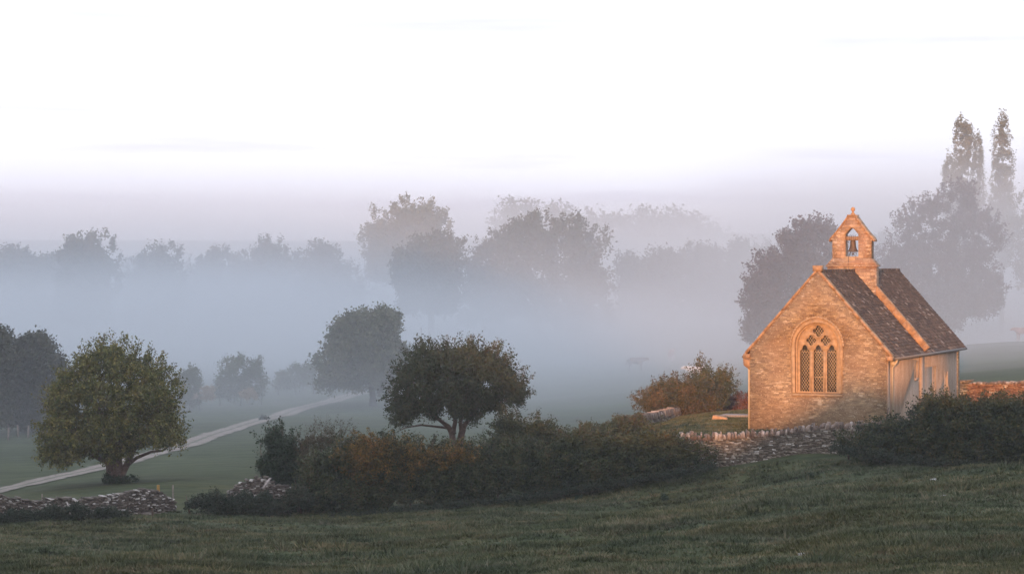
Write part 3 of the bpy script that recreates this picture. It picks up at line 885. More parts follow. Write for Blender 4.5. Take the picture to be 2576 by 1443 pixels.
# roofs of stone slates
SL = EZ-AZ; run = CW/2
def roof(name, y0, y1, seed):
    rng = np.random.default_rng(seed); mb = MB()
    for sgn in (1, -1):
        ux = np.array([sgn*run, 0, SL]); slen_ = np.linalg.norm(ux); ux /= slen_
        nrm = np.array([-ux[2]*sgn, 0, ux[0]*sgn]); nrm = nrm if nrm[2] > 0 else -nrm
        top = np.array([-CW/2, 0, AZ])
        total = slen_+0.42; s = total; k = 0
        # boards under the slates
        a0, b0 = top+nrm*0.01, top+ux*(total-0.06)+nrm*0.01
        vb = [(*(a0-nrm*0.06)[:1], y0, (a0-nrm*0.06)[2]), (*(b0-nrm*0.06)[:1], y0, (b0-nrm*0.06)[2]), (*(b0-nrm*0.06)[:1], y1, (b0-nrm*0.06)[2]), (*(a0-nrm*0.06)[:1], y1, (a0-nrm*0.06)[2]),
              (a0[0], y0, a0[2]), (b0[0], y0, b0[2]), (b0[0], y1, b0[2]), (a0[0], y1, a0[2])]
        mb.hexa(np.array(vb))
        while s > 0.05:
            ex = 0.20-0.08*(1-s/total); yy = y0+(-0.15 if k % 2 else 0)
            while yy < y1:
                w = rng.uniform(0.14, 0.30)*(0.75+0.5*s/total)
                ya, yb = max(yy, y0), min(yy+w*0.985, y1)
                if yb-ya > 0.03:
                    e0, e1 = s+rng.normal()*0.008, max(s-ex*1.35, -0.02)
                    lift = 0.055+rng.normal()*0.006
                    pA, pB = top+ux*e0, top+ux*e1
                    th = 0.026
                    v = []
                    for (pp_, lf, y_) in ((pA, lift, ya), (pA, lift, yb), (pB, 0.018, yb), (pB, 0.018, ya)):
                        q_ = pp_+nrm*(lf-th); v.append((q_[0], y_, q_[2]))
                    for (pp_, lf, y_) in ((pA, lift, ya), (pA, lift, yb), (pB, 0.018, yb), (pB, 0.018, ya)):
                        q_ = pp_+nrm*lf; v.append((q_[0], y_, q_[2]))
                    v = np.array(v)+rng.normal(size=(8,3))*0.004
                    mb.hexa(v)
                yy += w
            s -= ex; k += 1
    # ridge stones
    yy = y0
    while yy < y1-0.05:
        w = min(rng.uniform(0.4, 0.55), y1-yy)
        mb.box((-CW/2-0.10, yy, AZ-0.06), (-CW/2+0.10, yy+w*0.98, AZ+0.085), jit=0.006, rng=rng); yy += w
    return fix_normals(mb.build(name, M['slate'], chapel))
roof('roof', 0.40, CJ-0.17, 5)
roof('roof', CJ+0.17, CL+0.22, 6)

def raked(mb, y0, y1, up0, up1, ext=0.30, rng=None, top_gap=0.0):
    """coping along both slopes of a gable, in lengths of stone"""
    for sgn in (1, -1):
        ux = np.array([sgn*run, 0, SL]); sl = np.linalg.norm(ux); ux /= sl
        nrm = np.array([-ux[2]*sgn, 0, ux[0]*sgn]); nrm = nrm if nrm[2] > 0 else -nrm
        top = np.array([-CW/2, 0, AZ]); s = top_gap
        while s < sl+ext-0.02:
            ln_ = min(rng.uniform(0.5, 0.8), sl+ext-s)
            v = []
            for uu in (up0, up1+rng.normal()*0.006):
                for (t_, y_) in ((s, y0), (s+ln_*0.985, y0), (s+ln_*0.985, y1), (s, y1)):
                    p = top+ux*t_+nrm*uu; v.append((p[0], y_, p[2]))
            mb.hexa(np.array(v)+rng.normal(size=(8,3))*0.004); s += ln_
rg = np.random.default_rng(8)
mb = MB(); raked(mb, -0.035, 0.40, 0.004, 0.10, 0.30, rg)
mb.box((-CW/2-0.20, -0.05, AZ+0.0), (-CW/2+0.20, 0.42, AZ+0.27), jit=0.01, rng=rg)
mb.box((0.0, -0.07, EZ-0.42), (0.30, 0.40, EZ-0.20), jit=0.01, rng=rg)
mb.box((-CW-0.30, -0.07, EZ-0.42), (-CW, 0.40, EZ-0.20), jit=0.01, rng=rg)
fix_normals(mb.build('gable_coping', M['coping'], chapel))
mb = MB(); raked(mb, CJ-0.17, CJ+0.17, -0.05, 0.34, 0.30, rg)
fix_normals(mb.build('roof_coping', M['coping'], chapel))

# bellcote
BX = -CW/2-0.10; by0, by1 = CJ-0.30, CJ+0.30
cote = MB()
shaft = [(-.97,7.9),(.97,7.9),(.97,8.95),(1.03,8.98),(1.05,9.06),(.90,9.24),(.70,9.47),(.45,9.80),(.24,10.08),(.19,10.19),(-.19,10.19),(-.24,10.08),(-.45,9.80),(-.70,9.47),(-.90,9.24),(-1.05,9.06),(-1.03,8.98),(-.97,8.95)]
hole = [(-.35,8.20),(.35,8.20),(.35,9.30),(.16,9.52),(0,9.64),(-.16,9.52),(-.35,9.30)]
plate(cote, [(x_+BX, z_) for x_, z_ in shaft], [[(x_+BX, z_) for x_, z_ in hole]], by0, by1)
plate(cote, [(x_+BX, z_) for x_, z_ in [(-1.21,5.5),(1.21,5.5),(1.21,7.75),(-1.21,7.75)]], [], by0-0.05, by1+0.05)
def frust(mb, hx0, hx1, y0a, y1a, y0b, y1b, z0, z1, cx0=BX):
    mb.hexa(np.array([(cx0-hx0,y0a,z0),(cx0+hx0,y0a,z0),(cx0+hx0,y1a,z0),(cx0-hx0,y1a,z0),(cx0-hx1,y0b,z1),(cx0+hx1,y0b,z1),(cx0+hx1,y1b,z1),(cx0-hx1,y1b,z1)]))
frust(cote, 1.29, 1.27, by0-0.12, by1+0.12, by0-0.11, by1+0.11, 7.70, 7.78)
frust(cote, 1.25, 0.975, by0-0.10, by1+0.10, by0-0.004, by1+0.004, 7.78, 8.10)
cote = fix_normals(cote.build('bellcote', M['cote'], chapel))
mb = MB()
rr_ = np.random.default_rng(4)
edge = [(1.13,8.98),(1.07,9.09),(.90,9.27),(.70,9.50),(.45,9.83),(.24,10.11),(.20,10.22)]
for sg in (1, -1):
    for (xa, za), (xb, zb) in zip(edge[:-1], edge[1:]):
        mb.hexa(np.array([(BX+sg*xa,by0-.05,za-.05),(BX+sg*xb,by0-.05,zb-.05),(BX+sg*xb,by1+.05,zb-.05),(BX+sg*xa,by1+.05,za-.05),
                          (BX+sg*xa,by0-.05,za+.03),(BX+sg*xb,by0-.05,zb+.03),(BX+sg*xb,by1+.05,zb+.03),(BX+sg*xa,by1+.05,za+.03)]))
mb.box((BX-.21, by0-.05, 10.18), (BX+.21, by1+.05, 10.26))
fix_normals(mb.build('gable_capping', M['coping'], cote))
mb = MB(); mb.lathe([(0,10.26),(.13,10.26),(.10,10.32),(.055,10.38),(.05,10.42),(.08,10.45),(.11,10.52),(.095,10.59),(.05,10.635),(0,10.65)], (BX, CJ, 0), 14)
mb.build('finial', M['coping'], cote, smooth=True)
mb = MB(); mb.box((BX-.335, by0-.075, 7.0), (BX+.08, by0-.052, 7.69)); mb.box((BX-.335, by0-.03, 7.85), (BX+.20, by0-.006, 8.19)); mb.build('ashlar_panel', M['ashlar'], cote)
mb = MB(); mb.box((BX-.348, CJ-.13, 8.99), (BX+.348, CJ+.13, 9.19)); mb.build('bell_headstock', M['oak'], cote)
mb = MB()
mb.lathe([(0,.60),(.05,.60),(.10,.585),(.125,.55),(.135,.50),(.14,.38),(.16,.25),(.195,.13),(.25,.045),(.275,0),(.255,0),(.23,.05),(.13,.25),(.11,.45),(0,.5)], (BX, CJ, 8.43), 20)
mb.lathe([(0,.12),(.02,.12),(.02,-.06),(.045,-.09),(.045,-.13),(.0,-.17)], (BX, CJ, 8.43), 10)
bell = mb.build('bell', M['bronze'], cote, smooth=True)
mb = MB()
for dx in (-.15, -.05, .05, .15): mb.tube([(BX+dx, CJ-.145, 8.95), (BX+dx, CJ-.145, 9.23), (BX+dx*.8, CJ, 9.25)], [.014]*3, 6)
mb.tube([(BX-.12, by0-.09, 7.1), (BX-.12, by0-.09, 7.72), (BX-.12, by0-.16, 7.8), (BX-.12, by0-.05, 8.2), (BX-.12, CJ, 8.42)], [.012]*5, 6)
mb.build('bell_strap', M['iron'], cote)

# east window
win = MB()
# stone surround
plate(win, arch(1.24, 4.0, 5.30, 14, WCX, 1.80), [arch(1.075, 4.0, 5.10, 14, WCX, 1.805)], -0.03, 0.10)
plate(win, arch(1.078, 4.0, 5.115, 14, WCX, 1.801), [arch(0.985, 4.0, 5.02, 14, WCX, 1.83)], 0.10, 0.20)
wo = fix_normals(win.build('tracery_window', M['ashlar'], chapel)); wo['label'] = 'three-light pointed window with quatrefoil tracery'
# tracery
def quatre(cx0, cz0, r_):
    pts = []
    for i in range(32):
        a = 2*math.pi*i/32; al = ((a+math.pi/4) % (math.pi/2))-math.pi/4
        d_, ro = 0.54*r_, 0.44*r_
        pts.append((cx0+math.cos(a)*(d_*math.cos(al)+math.sqrt(max(ro*ro-(d_*math.sin(al))**2, 0))), cz0+math.sin(a)*(d_*math.cos(al)+math.sqrt(max(ro*ro-(d_*math.sin(al))**2, 0)))))
    return pts
def light(cx0, h_=0.235):
    r_ = [(h_,1.86),(h_,3.66),(h_*.99,3.74),(h_*.86,3.81),(h_*.60,3.82),(h_*.55,3.90),(h_*.42,3.98),(h_*.15,4.03),(0,4.06)]
    return [(cx0-h_, 1.86)]+[(cx0+x_, z_) for x_, z_ in r_]+[(cx0-x_, z_) for x_, z_ in reversed(r_[1:-1])]
lx = 0.652
holes = [light(WCX+k*lx) for k in (-1, 0, 1)]+[quatre(WCX-.351, 4.255, .25), quatre(WCX+.351, 4.255, .25), quatre(WCX, 4.70, .275)]
mb = MB(); plate(mb, arch(1.075, 4.0, 5.11, 14, WCX, 1.802), holes, 0.205, 0.34)
fix_normals(mb.build('tracery', M['ashlar'], wo))
mb = MB()
for k in (-.5, .5): mb.box((WCX+k*lx*1.0-.045, 0.16, 1.84), (WCX+k*lx+.045, 0.205, 3.72))
for (cx0, cz0, r_) in ((WCX-.351,4.255,.25),(WCX+.351,4.255,.25),(WCX,4.70,.275)):
    ring_o = [(cx0+(r_*1.17)*math.cos(2*math.pi*i/24), cz0+(r_*1.17)*math.sin(2*math.pi*i/24)) for i in range(24)]
    ring_i = [(cx0+(r_*1.03)*math.cos(2*math.pi*i/24), cz0+(r_*1.03)*math.sin(2*math.pi*i/24)) for i in range(24)]
    plate(mb, ring_o, [ring_i], 0.175, 0.204)
fix_normals(mb.build('mullion', M['ashlar'], wo))
mb = MB(); mb.box((WCX-1.05, 0.40, 1.8), (WCX+1.05, 0.42, 5.05)); mb.build('pane', M['glass'], wo)
# diamond guard over the lights
mb = MB(); rgx = 0.010
def clipd(x0, z0, x1, z1, xmin, xmax, zmin, zmax):
    t0, t1 = 0.0, 1.0
    for p_, q_ in ((-(x1-x0), x0-xmin), (x1-x0, xmax-x0), (-(z1-z0), z0-zmin), (z1-z0, zmax-z0)):
        if abs(p_) < 1e-9:
            if q_ < 0: return None
        else:
            r_ = q_/p_
            if p_ < 0: t0 = max(t0, r_)
            else: t1 = min(t1, r_)
    return None if t0 >= t1 else (x0+(x1-x0)*t0, z0+(z1-z0)*t0, x0+(x1-x0)*t1, z0+(z1-z0)*t1)
for k in (-1, 0, 1):
    xa, xb = WCX+k*lx-.232, WCX+k*lx+.232; stp = 0.126; slope = 0.185/0.126
    for sg in (1, -1):
        j = -30
        while j < 30:
            x0 = xa+j*stp; c_ = clipd(x0, 1.8, x0+sg*3.0/slope, 4.8, xa, xb, 1.86, 3.80)
            if c_: mb.tube([(c_[0], 0.36+0.004*sg, c_[1]), (c_[2], 0.36+0.004*sg, c_[3])], [rgx, rgx], 4)
            j += 1
    if k == 0: mb.box((xa, 0.345, 2.51), (xb, 0.375, 2.535))
    mb.box((xa, 0.35, 3.70), (xb, 0.37, 3.72))
for (cx0, cz0, r_) in ((WCX-.351,4.255,.22),(WCX+.351,4.255,.22),(WCX,4.70,.24)):
    for sg in (1, -1):
        for j in range(-8, 9):
            c_ = clipd(cx0+j*.126-sg*1.0, cz0-1.0*slope, cx0+j*.126+sg*1.0, cz0+1.0*slope, cx0-r_, cx0+r_, cz0-r_, cz0+r_)
            if c_: mb.tube([(c_[0], 0.36+0.004*sg, c_[1]), (c_[2], 0.36+0.004*sg, c_[3])], [rgx, rgx], 4)
mb.build('lattice', M['lead'], wo)
# hood mould and sill
mb = MB(); plate(mb, arch(1.34, 4.0, 5.42, 14, WCX), [], 0, 0) if False else None
ao = arch(1.32, 3.98, 5.40, 14, WCX); ai = arch(1.243, 3.98, 5.305, 14, WCX)
for i in range(len(ao)-1):
    (xa, za), (xb, zb), (xc, zc), (xd, zd) = ai[i], ai[i+1], ao[i+1], ao[i]
    mb.hexa(np.array([(xa,-.09,za),(xb,-.09,zb),(xb,0.01,zb),(xa,0.01,za),(xd,-.09,zd),(xc,-.09,zc),(xc,0.01,zc),(xd,0.01,zd)]))
fix_normals(mb.build('hood_mould', M['ashlar'], wo))
mb = MB(); mb.hexa(np.array([(WCX-1.22,-.05,1.66),(WCX+1.22,-.05,1.66),(WCX+1.22,.30,1.66),(WCX-1.22,.30,1.66),(WCX-1.22,-.03,1.74),(WCX+1.22,-.03,1.74),(WCX+1.22,.30,1.83),(WCX-1.22,.30,1.83)]))
mb.build('sill', M['ashlar'], wo)

# gutters and pipes
mb = MB(); mb.tube([(.34, 0.42, EZ-.34), (.34, CL+.1, EZ-.36)], [.065, .065], 8); fix_normals(mb.build('gutter', M['gutter'], chapel))
mb = MB(); mb.tube([(-CW-.34, -0.0, EZ-.34), (-CW-.34, CL+.1, EZ-.36)], [.065, .065], 8); fix_normals(mb.build('gutter', M['gutter'], chapel))
mb = MB(); mb.tube([(.34, .72, EZ-.36), (.30, .72, EZ-.50), (.12, .72, EZ-.75), (.12, .72, 0.0)], [.05, .07, .05, .05], 8)
mb.box((.04, .60, EZ-.66), (.24, .84, EZ-.46)); fix_normals(mb.build('downpipe', M['cream'], chapel))
mb = MB(); mb.tube([(-CW-.34, .10, EZ-.36), (-CW-.30, .10, EZ-.50), (-CW-.07, .10, EZ-.95), (-CW-.07, .10, 0.0)], [.045]*4, 8)
fix_normals(mb.build('downpipe', M['cream'], chapel))
mb = MB(); mb.hexa(np.array([(-CW-.30,.0,EZ-.75),(-CW,.0,EZ-.95),(-CW,.35,EZ-.95),(-CW-.30,.35,EZ-.75),(-CW-.34,.0,EZ-.45),(-CW,.0,EZ-.45),(-CW,.35,EZ-.45),(-CW-.34,.35,EZ-.45)]))
fix_normals(mb.build('kneeler', M['coping'], chapel))

# ------------------------------------------------------------------ walls
def W4(px, Y, ytop, ybase=None):
    t = P(px, ytop, Y)
    zb = P(px, ybase, Y)[2] if ybase else hz(t[0], Y)
    return (t[0], Y, min(zb, hz(t[0], Y))-0.05, t[2])
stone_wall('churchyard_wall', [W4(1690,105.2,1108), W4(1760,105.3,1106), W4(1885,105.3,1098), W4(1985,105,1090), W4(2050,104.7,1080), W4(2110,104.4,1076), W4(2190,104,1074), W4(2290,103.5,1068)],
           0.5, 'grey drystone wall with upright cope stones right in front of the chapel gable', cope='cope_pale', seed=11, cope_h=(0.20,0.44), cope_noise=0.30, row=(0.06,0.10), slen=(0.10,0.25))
stone_wall('churchyard_wall', [W4(1600,120,1062), W4(1640,123,1052), W4(1700,130,1040), W4(1745,137,1028)], 0.55,
           'short drystone wall with pale leaning cope stones beside the russet bramble', cope='cope_pale', seed=12, cope_h=(0.26,0.42))
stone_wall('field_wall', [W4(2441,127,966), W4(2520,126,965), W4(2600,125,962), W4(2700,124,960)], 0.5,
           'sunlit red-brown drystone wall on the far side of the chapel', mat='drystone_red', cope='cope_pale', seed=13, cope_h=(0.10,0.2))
stone_wall('gate_pier', [W4(2417,127.4,960), W4(2440,127.2,958)], 0.6, 'dark square stone pier ending the red-brown wall by the chapel corner', cat='pier', cope='cope', seed=14, cope_h=(0.05,0.12))
stone_wall('field_wall', [W4(1815,138,1003), W4(1850,138,1000), W4(1890,138,998)], 0.5, 'low wall covered in red weeds behind the chapel lawn, left of the gable',
           mat='drystone_red', seed=15, ruin=0.2)
stone_wall('ruined_wall', [W4(-60,97.6,1246), W4(0,98,1238), W4(90,98.6,1252), W4(180,99.4,1242), W4(260,100,1232), W4(330,100.6,1222), W4(380,101,1216), W4(405,101.3,1228), W4(432,101.6,1252)],
           0.7, 'tumbledown drystone wall with white lichen below the olive hawthorn', mat='rubble_pale', seed=16, ruin=0.25, row=(0.045,0.085), slen=(0.07,0.19))
stone_wall('ruined_wall', [W4(575,103,1228), W4(605,103,1202), W4(640,103,1184), W4(672,103,1188), W4(700,103,1210), W4(755,103,1214)],
           0.7, 'humped remnant of drystone wall between the nettles and the holly', mat='rubble_pale', seed=17, ruin=0.25, row=(0.045,0.085), slen=(0.07,0.19))

# ------------------------------------------------------------------ hedges and shrubs near the wall line
Yw = lambda px: np.interp(px, [0, 430, 760, 1100, 1500, 1800, 2100, 2300, 2640], [97, 101, 103, 103.6, 104.2, 104.4, 103.0, 100.5, 96.0])
shrub('hedge', [(735,1296),(745,1240),(762,1170),(775,1148),(812,1134),(850,1130),(890,1112),(950,1104),(1000,1100),(1012,1116),(1060,1122),(1120,1114),(1180,1116),(1235,1110),(1240,1264),(1100,1277),(950,1290),(820,1300)],
      Yw, 'dark left stretch of the long hedge, with orange bramble over its middle', 'hedge', 'hedge', 1.1, 760, 0.32, 15, 0.10, K=8, seed=21, spikes=170, spikeL=0.75)
shrub('orange_bramble', [(842,1150),(858,1122),(890,1106),(940,1098),(990,1092),(1008,1106),(1050,1116),(1110,1118),(1170,1114),(1205,1128),(1190,1165),(1130,1190),(1060,1200),(1000,1215),(940,1222),(890,1215),(858,1190)],
      lambda px: Yw(px)-0.75, 'orange and yellow bramble sprawling over the middle of the dark hedge', 'bramble', 'autumn', 0.55, 330, 0.26, 13, 0.085, K=7, seed=20, spikes=70, spikeL=0.55, stems=False)
shrub('hedge', [(1215,1112),(1300,1100),(1400,1098),(1500,1094),(1560,1088),(1610,1080),(1650,1078),(1700,1090),(1745,1118),(1785,1140),(1800,1160),(1770,1182),(1640,1208),(1500,1226),(1360,1246),(1215,1264)],
      Yw, 'long dark green hedge running up to the grey churchyard wall', 'hedge', 'hedge', 1.1, 1000, 0.30, 15, 0.10, K=8, seed=22, spikes=170, spikeL=0.7)
shrub('bramble_mound', [(1212,1100),(1228,1062),(1255,1046),(1300,1039),(1350,1042),(1385,1056),(1400,1075),(1440,1082),(1452,1098),(1440,1125),(1215,1135)],
      106.5, 'rounded dark bramble mound rising behind the hedge, right of the forked hawthorn', 'bramble', 'rhedge', 1.2, 190, 0.32, 14, 0.085, K=8, seed=23, spikes=50, spikeL=0.6)
shrub('ivy_hedge', [(1440,1088),(1458,1074),(1500,1056),(1545,1047),(1590,1042),(1610,1035),(1632,1044),(1636,1070),(1600,1088),(1560,1100),(1450,1108)],
      lambda px: np.interp(px, [1440,1640], [108,119]), 'ivy-covered wall end sloping down from the pale cope stones', 'ivy', 'ivy', 0.6, 150, 0.26, 14, 0.08, K=8, seed=24)
shrub('hedge', [(2092,1128),(2100,1100),(2130,1088),(2180,1066),(2250,1048),(2290,1026),(2330,998),(2370,986),(2405,980),(2440,1002),(2500,1004),(2550,999),(2580,990),(2700,985),(2700,1200),(2576,1186),(2400,1176),(2250,1160),(2150,1140)],
      Yw, 'thick deep green hedge at the corner of the chapel, growing over the wall', 'hedge', 'rhedge', 1.4, 1400, 0.32, 15, 0.10, K=8, seed=25, spikes=90, spikeL=0.4)
shrub('bramble_bush', [(1590,1042),(1600,1015),(1625,980),(1655,958),(1690,944),(1728,942),(1770,950),(1800,968),(1815,1000),(1825,1035),(1800,1052),(1723,1054),(1650,1048)],
      132, 'domed russet bramble bush left of the chapel gable', 'bush', 'bramble', 2.0, 330, 0.36, 14, 0.095, K=8, seed=26, spikes=60, spikeL=0.6)
shrub('elder_bush', [(1715,1000),(1726,955),(1735,935),(1752,918),(1766,903),(1776,922),(1800,920),(1818,932),(1835,935),(1850,952),(1846,975),(1840,1000),(1830,1030),(1760,1035)],
      135, 'green bush with a pointed top behind the russet bramble', 'bush', 'gbush', 1.5, 170, 0.34, 13, 0.095, K=8, seed=27, spikes=60, spikeL=0.8)
shrub('dock_weeds', [(1818,1050),(1820,1000),(1840,985),(1870,980),(1892,990),(1895,1045),(1850,1052)], 136.5, 'reddish dead weeds against the low wall beside the chapel corner', 'weeds',
      'reddock', 0.5, 90, 0.24, 12, 0.08, K=7, seed=28)
shrub('holly_bush', [(648,1235),(650,1180),(662,1140),(668,1118),(648,1104),(638,1092),(668,1096),(680,1075),(700,1062),(714,1066),(712,1090),(738,1084),(756,1090),(760,1130),(765,1235),(700,1245)],
      105.5, 'dark spiky holly bush at the left end of the autumn hedge', 'bush', 'holly', 0.9, 190, 0.26, 13, 0.10, K=8, seed=29, spikes=34, spikeL=0.8)
shrub('thorn_bush', [(752,1190),(745,1130),(756,1100),(790,1085),(810,1070),(850,1064),(882,1075),(892,1092),(880,1110),(850,1128),(820,1140),(790,1200)],
      105, 'sparse twiggy brown thorn bush between the holly and the autumn hedge', 'bush', 'thorn', 0.8, 95, 0.26, 12, 0.06, K=6, seed=30, spikes=80, spikeL=0.9, shell=0.6)
shrub('nettle_patch', [(-30,1328),(-30,1285),(60,1275),(110,1268),(200,1262),(280,1268),(330,1278),(400,1282),(430,1290),(400,1300),(300,1308),(150,1325)],
      lambda px: Yw(px)-1.3, 'dark nettles along the foot of the lichened wall', 'weeds', 'nettle', 0.5, 330, 0.22, 11, 0.075, K=7, seed=31, up=0.6)
shrub('nettle_patch', [(432,1290),(440,1262),(480,1250),(520,1238),(560,1236),(600,1240),(660,1236),(720,1226),(780,1200),(800,1280),(700,1300),(560,1300)],
      lambda px: Yw(px)-0.9, 'dark nettles and bramble filling the gap below the humped wall remnant', 'weeds', 'nettle', 0.6, 330, 0.26, 12, 0.08, K=7, seed=32, up=0.5)
# long grass fringe along the hedge foot
shrub('hedge_foot_weeds', [(800,1296),(1000,1280),(1250,1254),(1500,1216),(1700,1184),(1800,1168),(1806,1178),(1700,1200),(1500,1232),(1250,1268),(1000,1296),(830,1306)],
      lambda px: Yw(px)-1.5, 'rough dark weeds fringing the foot of the long hedge', 'weeds', 'nettle', 0.3, 260, 0.20, 10, 0.07, K=6, seed=33, up=0.7, stems=False)
shrub('hedge_foot_weeds', [(2075,1132),(2100,1118),(2300,1150),(2600,1176),(2600,1190),(2300,1168),(2120,1150)],
      lambda px: Yw(px)-1.5, 'rough dark weeds fringing the foot of the hedge at the chapel corner', 'weeds', 'nettle', 0.3, 150, 0.20, 10, 0.07, K=6, seed=34, up=0.7, stems=False)

# ------------------------------------------------------------------ the two hawthorns
def trunk_left(tb, g):
    Y = 124.0
    q = lambda px, py, dy=0: tuple(P(px, py, Y)-g+np.array([0, dy, 0]))
    for pts, rr in [([(284,1214),(280,1185),(276,1160),(262,1120),(235,1080)], [.34,.27,.24,.17,.08]),
                    ([(292,1214),(296,1180),(294,1150),(300,1090),(295,1000)], [.34,.28,.25,.17,.06]),
                    ([(302,1214),(308,1188),(320,1165),(332,1142),(360,1090)], [.26,.20,.17,.13,.06]),
                    ([(318,1170),(345,1150),(380,1136),(410,1132),(440,1110)], [.12,.09,.07,.055,.03]),
                    ([(278,1165),(245,1150),(200,1130),(160,1110)], [.16,.12,.08,.04]),
                    ([(296,1120),(330,1060),(370,1000),(400,960)], [.14,.1,.07,.03]),
                    ([(290,1100),(250,1030),(220,970),(230,920)], [.14,.1,.07,.03])]:
        tb.tube([q(a, b_, (i % 3-1)*0.15*i/4) for i, (a, b_) in enumerate(pts)], rr, 9)
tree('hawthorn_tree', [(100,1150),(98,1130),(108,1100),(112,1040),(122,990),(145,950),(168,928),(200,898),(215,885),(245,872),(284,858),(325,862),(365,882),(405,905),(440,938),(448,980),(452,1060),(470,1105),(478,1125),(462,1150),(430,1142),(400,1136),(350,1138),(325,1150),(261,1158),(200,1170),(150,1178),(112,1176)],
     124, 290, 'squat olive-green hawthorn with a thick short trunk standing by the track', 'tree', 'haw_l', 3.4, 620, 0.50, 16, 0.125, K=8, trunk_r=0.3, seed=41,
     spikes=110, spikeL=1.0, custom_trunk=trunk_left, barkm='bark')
shrub('trunk_sprout', [(250,1215),(252,1196),(270,1190),(285,1200),(330,1195),(342,1205),(338,1216)], 123.2, 'low green shoots around the foot of the olive hawthorn', 'weeds', 'holly', 0.5, 40, 0.2, 10, 0.08, seed=42, stems=False)

def trunk_mid(tb, g):
    Y = 125.0
    q = lambda px, py, dy=0: tuple(P(px, py, Y)-g+np.array([0, dy, 0]))
    for pts, rr in [([(1141,1172),(1140,1120),(1137,1090),(1128,1072),(1105,1055),(1075,1040)], [.24,.18,.17,.13,.09,.05]),
                    ([(1156,1172),(1155,1120),(1161,1090),(1168,1070),(1190,1040),(1215,1000)], [.26,.19,.18,.14,.09,.05]),
                    ([(1138,1095),(1145,1060),(1140,1000),(1130,930)], [.14,.11,.08,.03]),
                    ([(1162,1090),(1158,1060),(1170,1010),(1175,920)], [.13,.11,.07,.03]),
                    ([(1110,1058),(1070,1020),(1040,960)], [.08,.06,.03]),
                    ([(1185,1048),(1230,1030),(1280,1000)], [.09,.06,.03]),
                    ([(1130,1076),(1060,1068),(1020,1075),(1005,1082)], [.07,.05,.035,.02])]:
        tb.tube([q(a, b_, (i % 3-1)*0.18*i/4) for i, (a, b_) in enumerate(pts)], rr, 9)
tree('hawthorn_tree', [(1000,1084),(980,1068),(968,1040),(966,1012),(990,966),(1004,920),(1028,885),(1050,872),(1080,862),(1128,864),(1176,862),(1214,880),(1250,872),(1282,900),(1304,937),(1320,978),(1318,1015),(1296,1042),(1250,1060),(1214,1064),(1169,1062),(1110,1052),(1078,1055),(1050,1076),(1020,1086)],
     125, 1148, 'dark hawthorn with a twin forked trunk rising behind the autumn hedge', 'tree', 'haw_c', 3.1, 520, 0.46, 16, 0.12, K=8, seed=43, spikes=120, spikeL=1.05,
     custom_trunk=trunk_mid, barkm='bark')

# ------------------------------------------------------------------ trees in the mist
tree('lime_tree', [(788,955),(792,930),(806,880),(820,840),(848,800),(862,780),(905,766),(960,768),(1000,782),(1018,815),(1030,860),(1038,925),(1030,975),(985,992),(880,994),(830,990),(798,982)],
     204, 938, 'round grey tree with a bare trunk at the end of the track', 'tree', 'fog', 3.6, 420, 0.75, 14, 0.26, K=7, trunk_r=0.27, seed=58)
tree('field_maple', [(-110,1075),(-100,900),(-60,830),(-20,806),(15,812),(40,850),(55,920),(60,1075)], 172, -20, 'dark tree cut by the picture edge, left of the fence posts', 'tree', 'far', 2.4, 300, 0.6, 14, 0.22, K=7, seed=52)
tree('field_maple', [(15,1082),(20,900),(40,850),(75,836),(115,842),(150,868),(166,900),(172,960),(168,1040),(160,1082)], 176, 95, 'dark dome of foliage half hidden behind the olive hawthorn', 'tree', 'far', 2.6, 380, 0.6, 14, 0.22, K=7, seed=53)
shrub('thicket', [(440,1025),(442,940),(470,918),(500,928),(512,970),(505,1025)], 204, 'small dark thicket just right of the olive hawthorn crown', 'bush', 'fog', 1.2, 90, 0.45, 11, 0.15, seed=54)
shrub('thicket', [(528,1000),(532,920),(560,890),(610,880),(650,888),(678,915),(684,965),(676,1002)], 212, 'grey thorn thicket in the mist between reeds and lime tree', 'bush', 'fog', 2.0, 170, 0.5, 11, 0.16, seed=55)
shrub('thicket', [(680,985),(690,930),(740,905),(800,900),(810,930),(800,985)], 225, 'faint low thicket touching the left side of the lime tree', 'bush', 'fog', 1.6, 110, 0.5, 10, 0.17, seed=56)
for k, (pl, lab) in enumerate([([(482,1010),(485,985),(505,972),(540,970),(548,985),(545,1010)], 'pale straw-coloured reed clump beside the small dark thicket'),
                ([(600,1008),(602,985),(625,974),(650,984),(655,1008)], 'faint greyish reed clump in front of the grey thorn thicket')]):
    shrub('reed_clump', pl, 203, lab, 'reeds', 'reed', 0.5, 40, 0.25, 10, 0.12, seed=57+k, up=0.9, stems=False)
shrub('meadow_tuft', [(648,1058),(655,1046),(672,1044),(684,1056),(680,1062),(655,1064)], 186, 'single dark tuft in the meadow beyond the track', 'tuft', 'holly', 0.3, 14, 0.2, 10, 0.1, seed=60, stems=False)

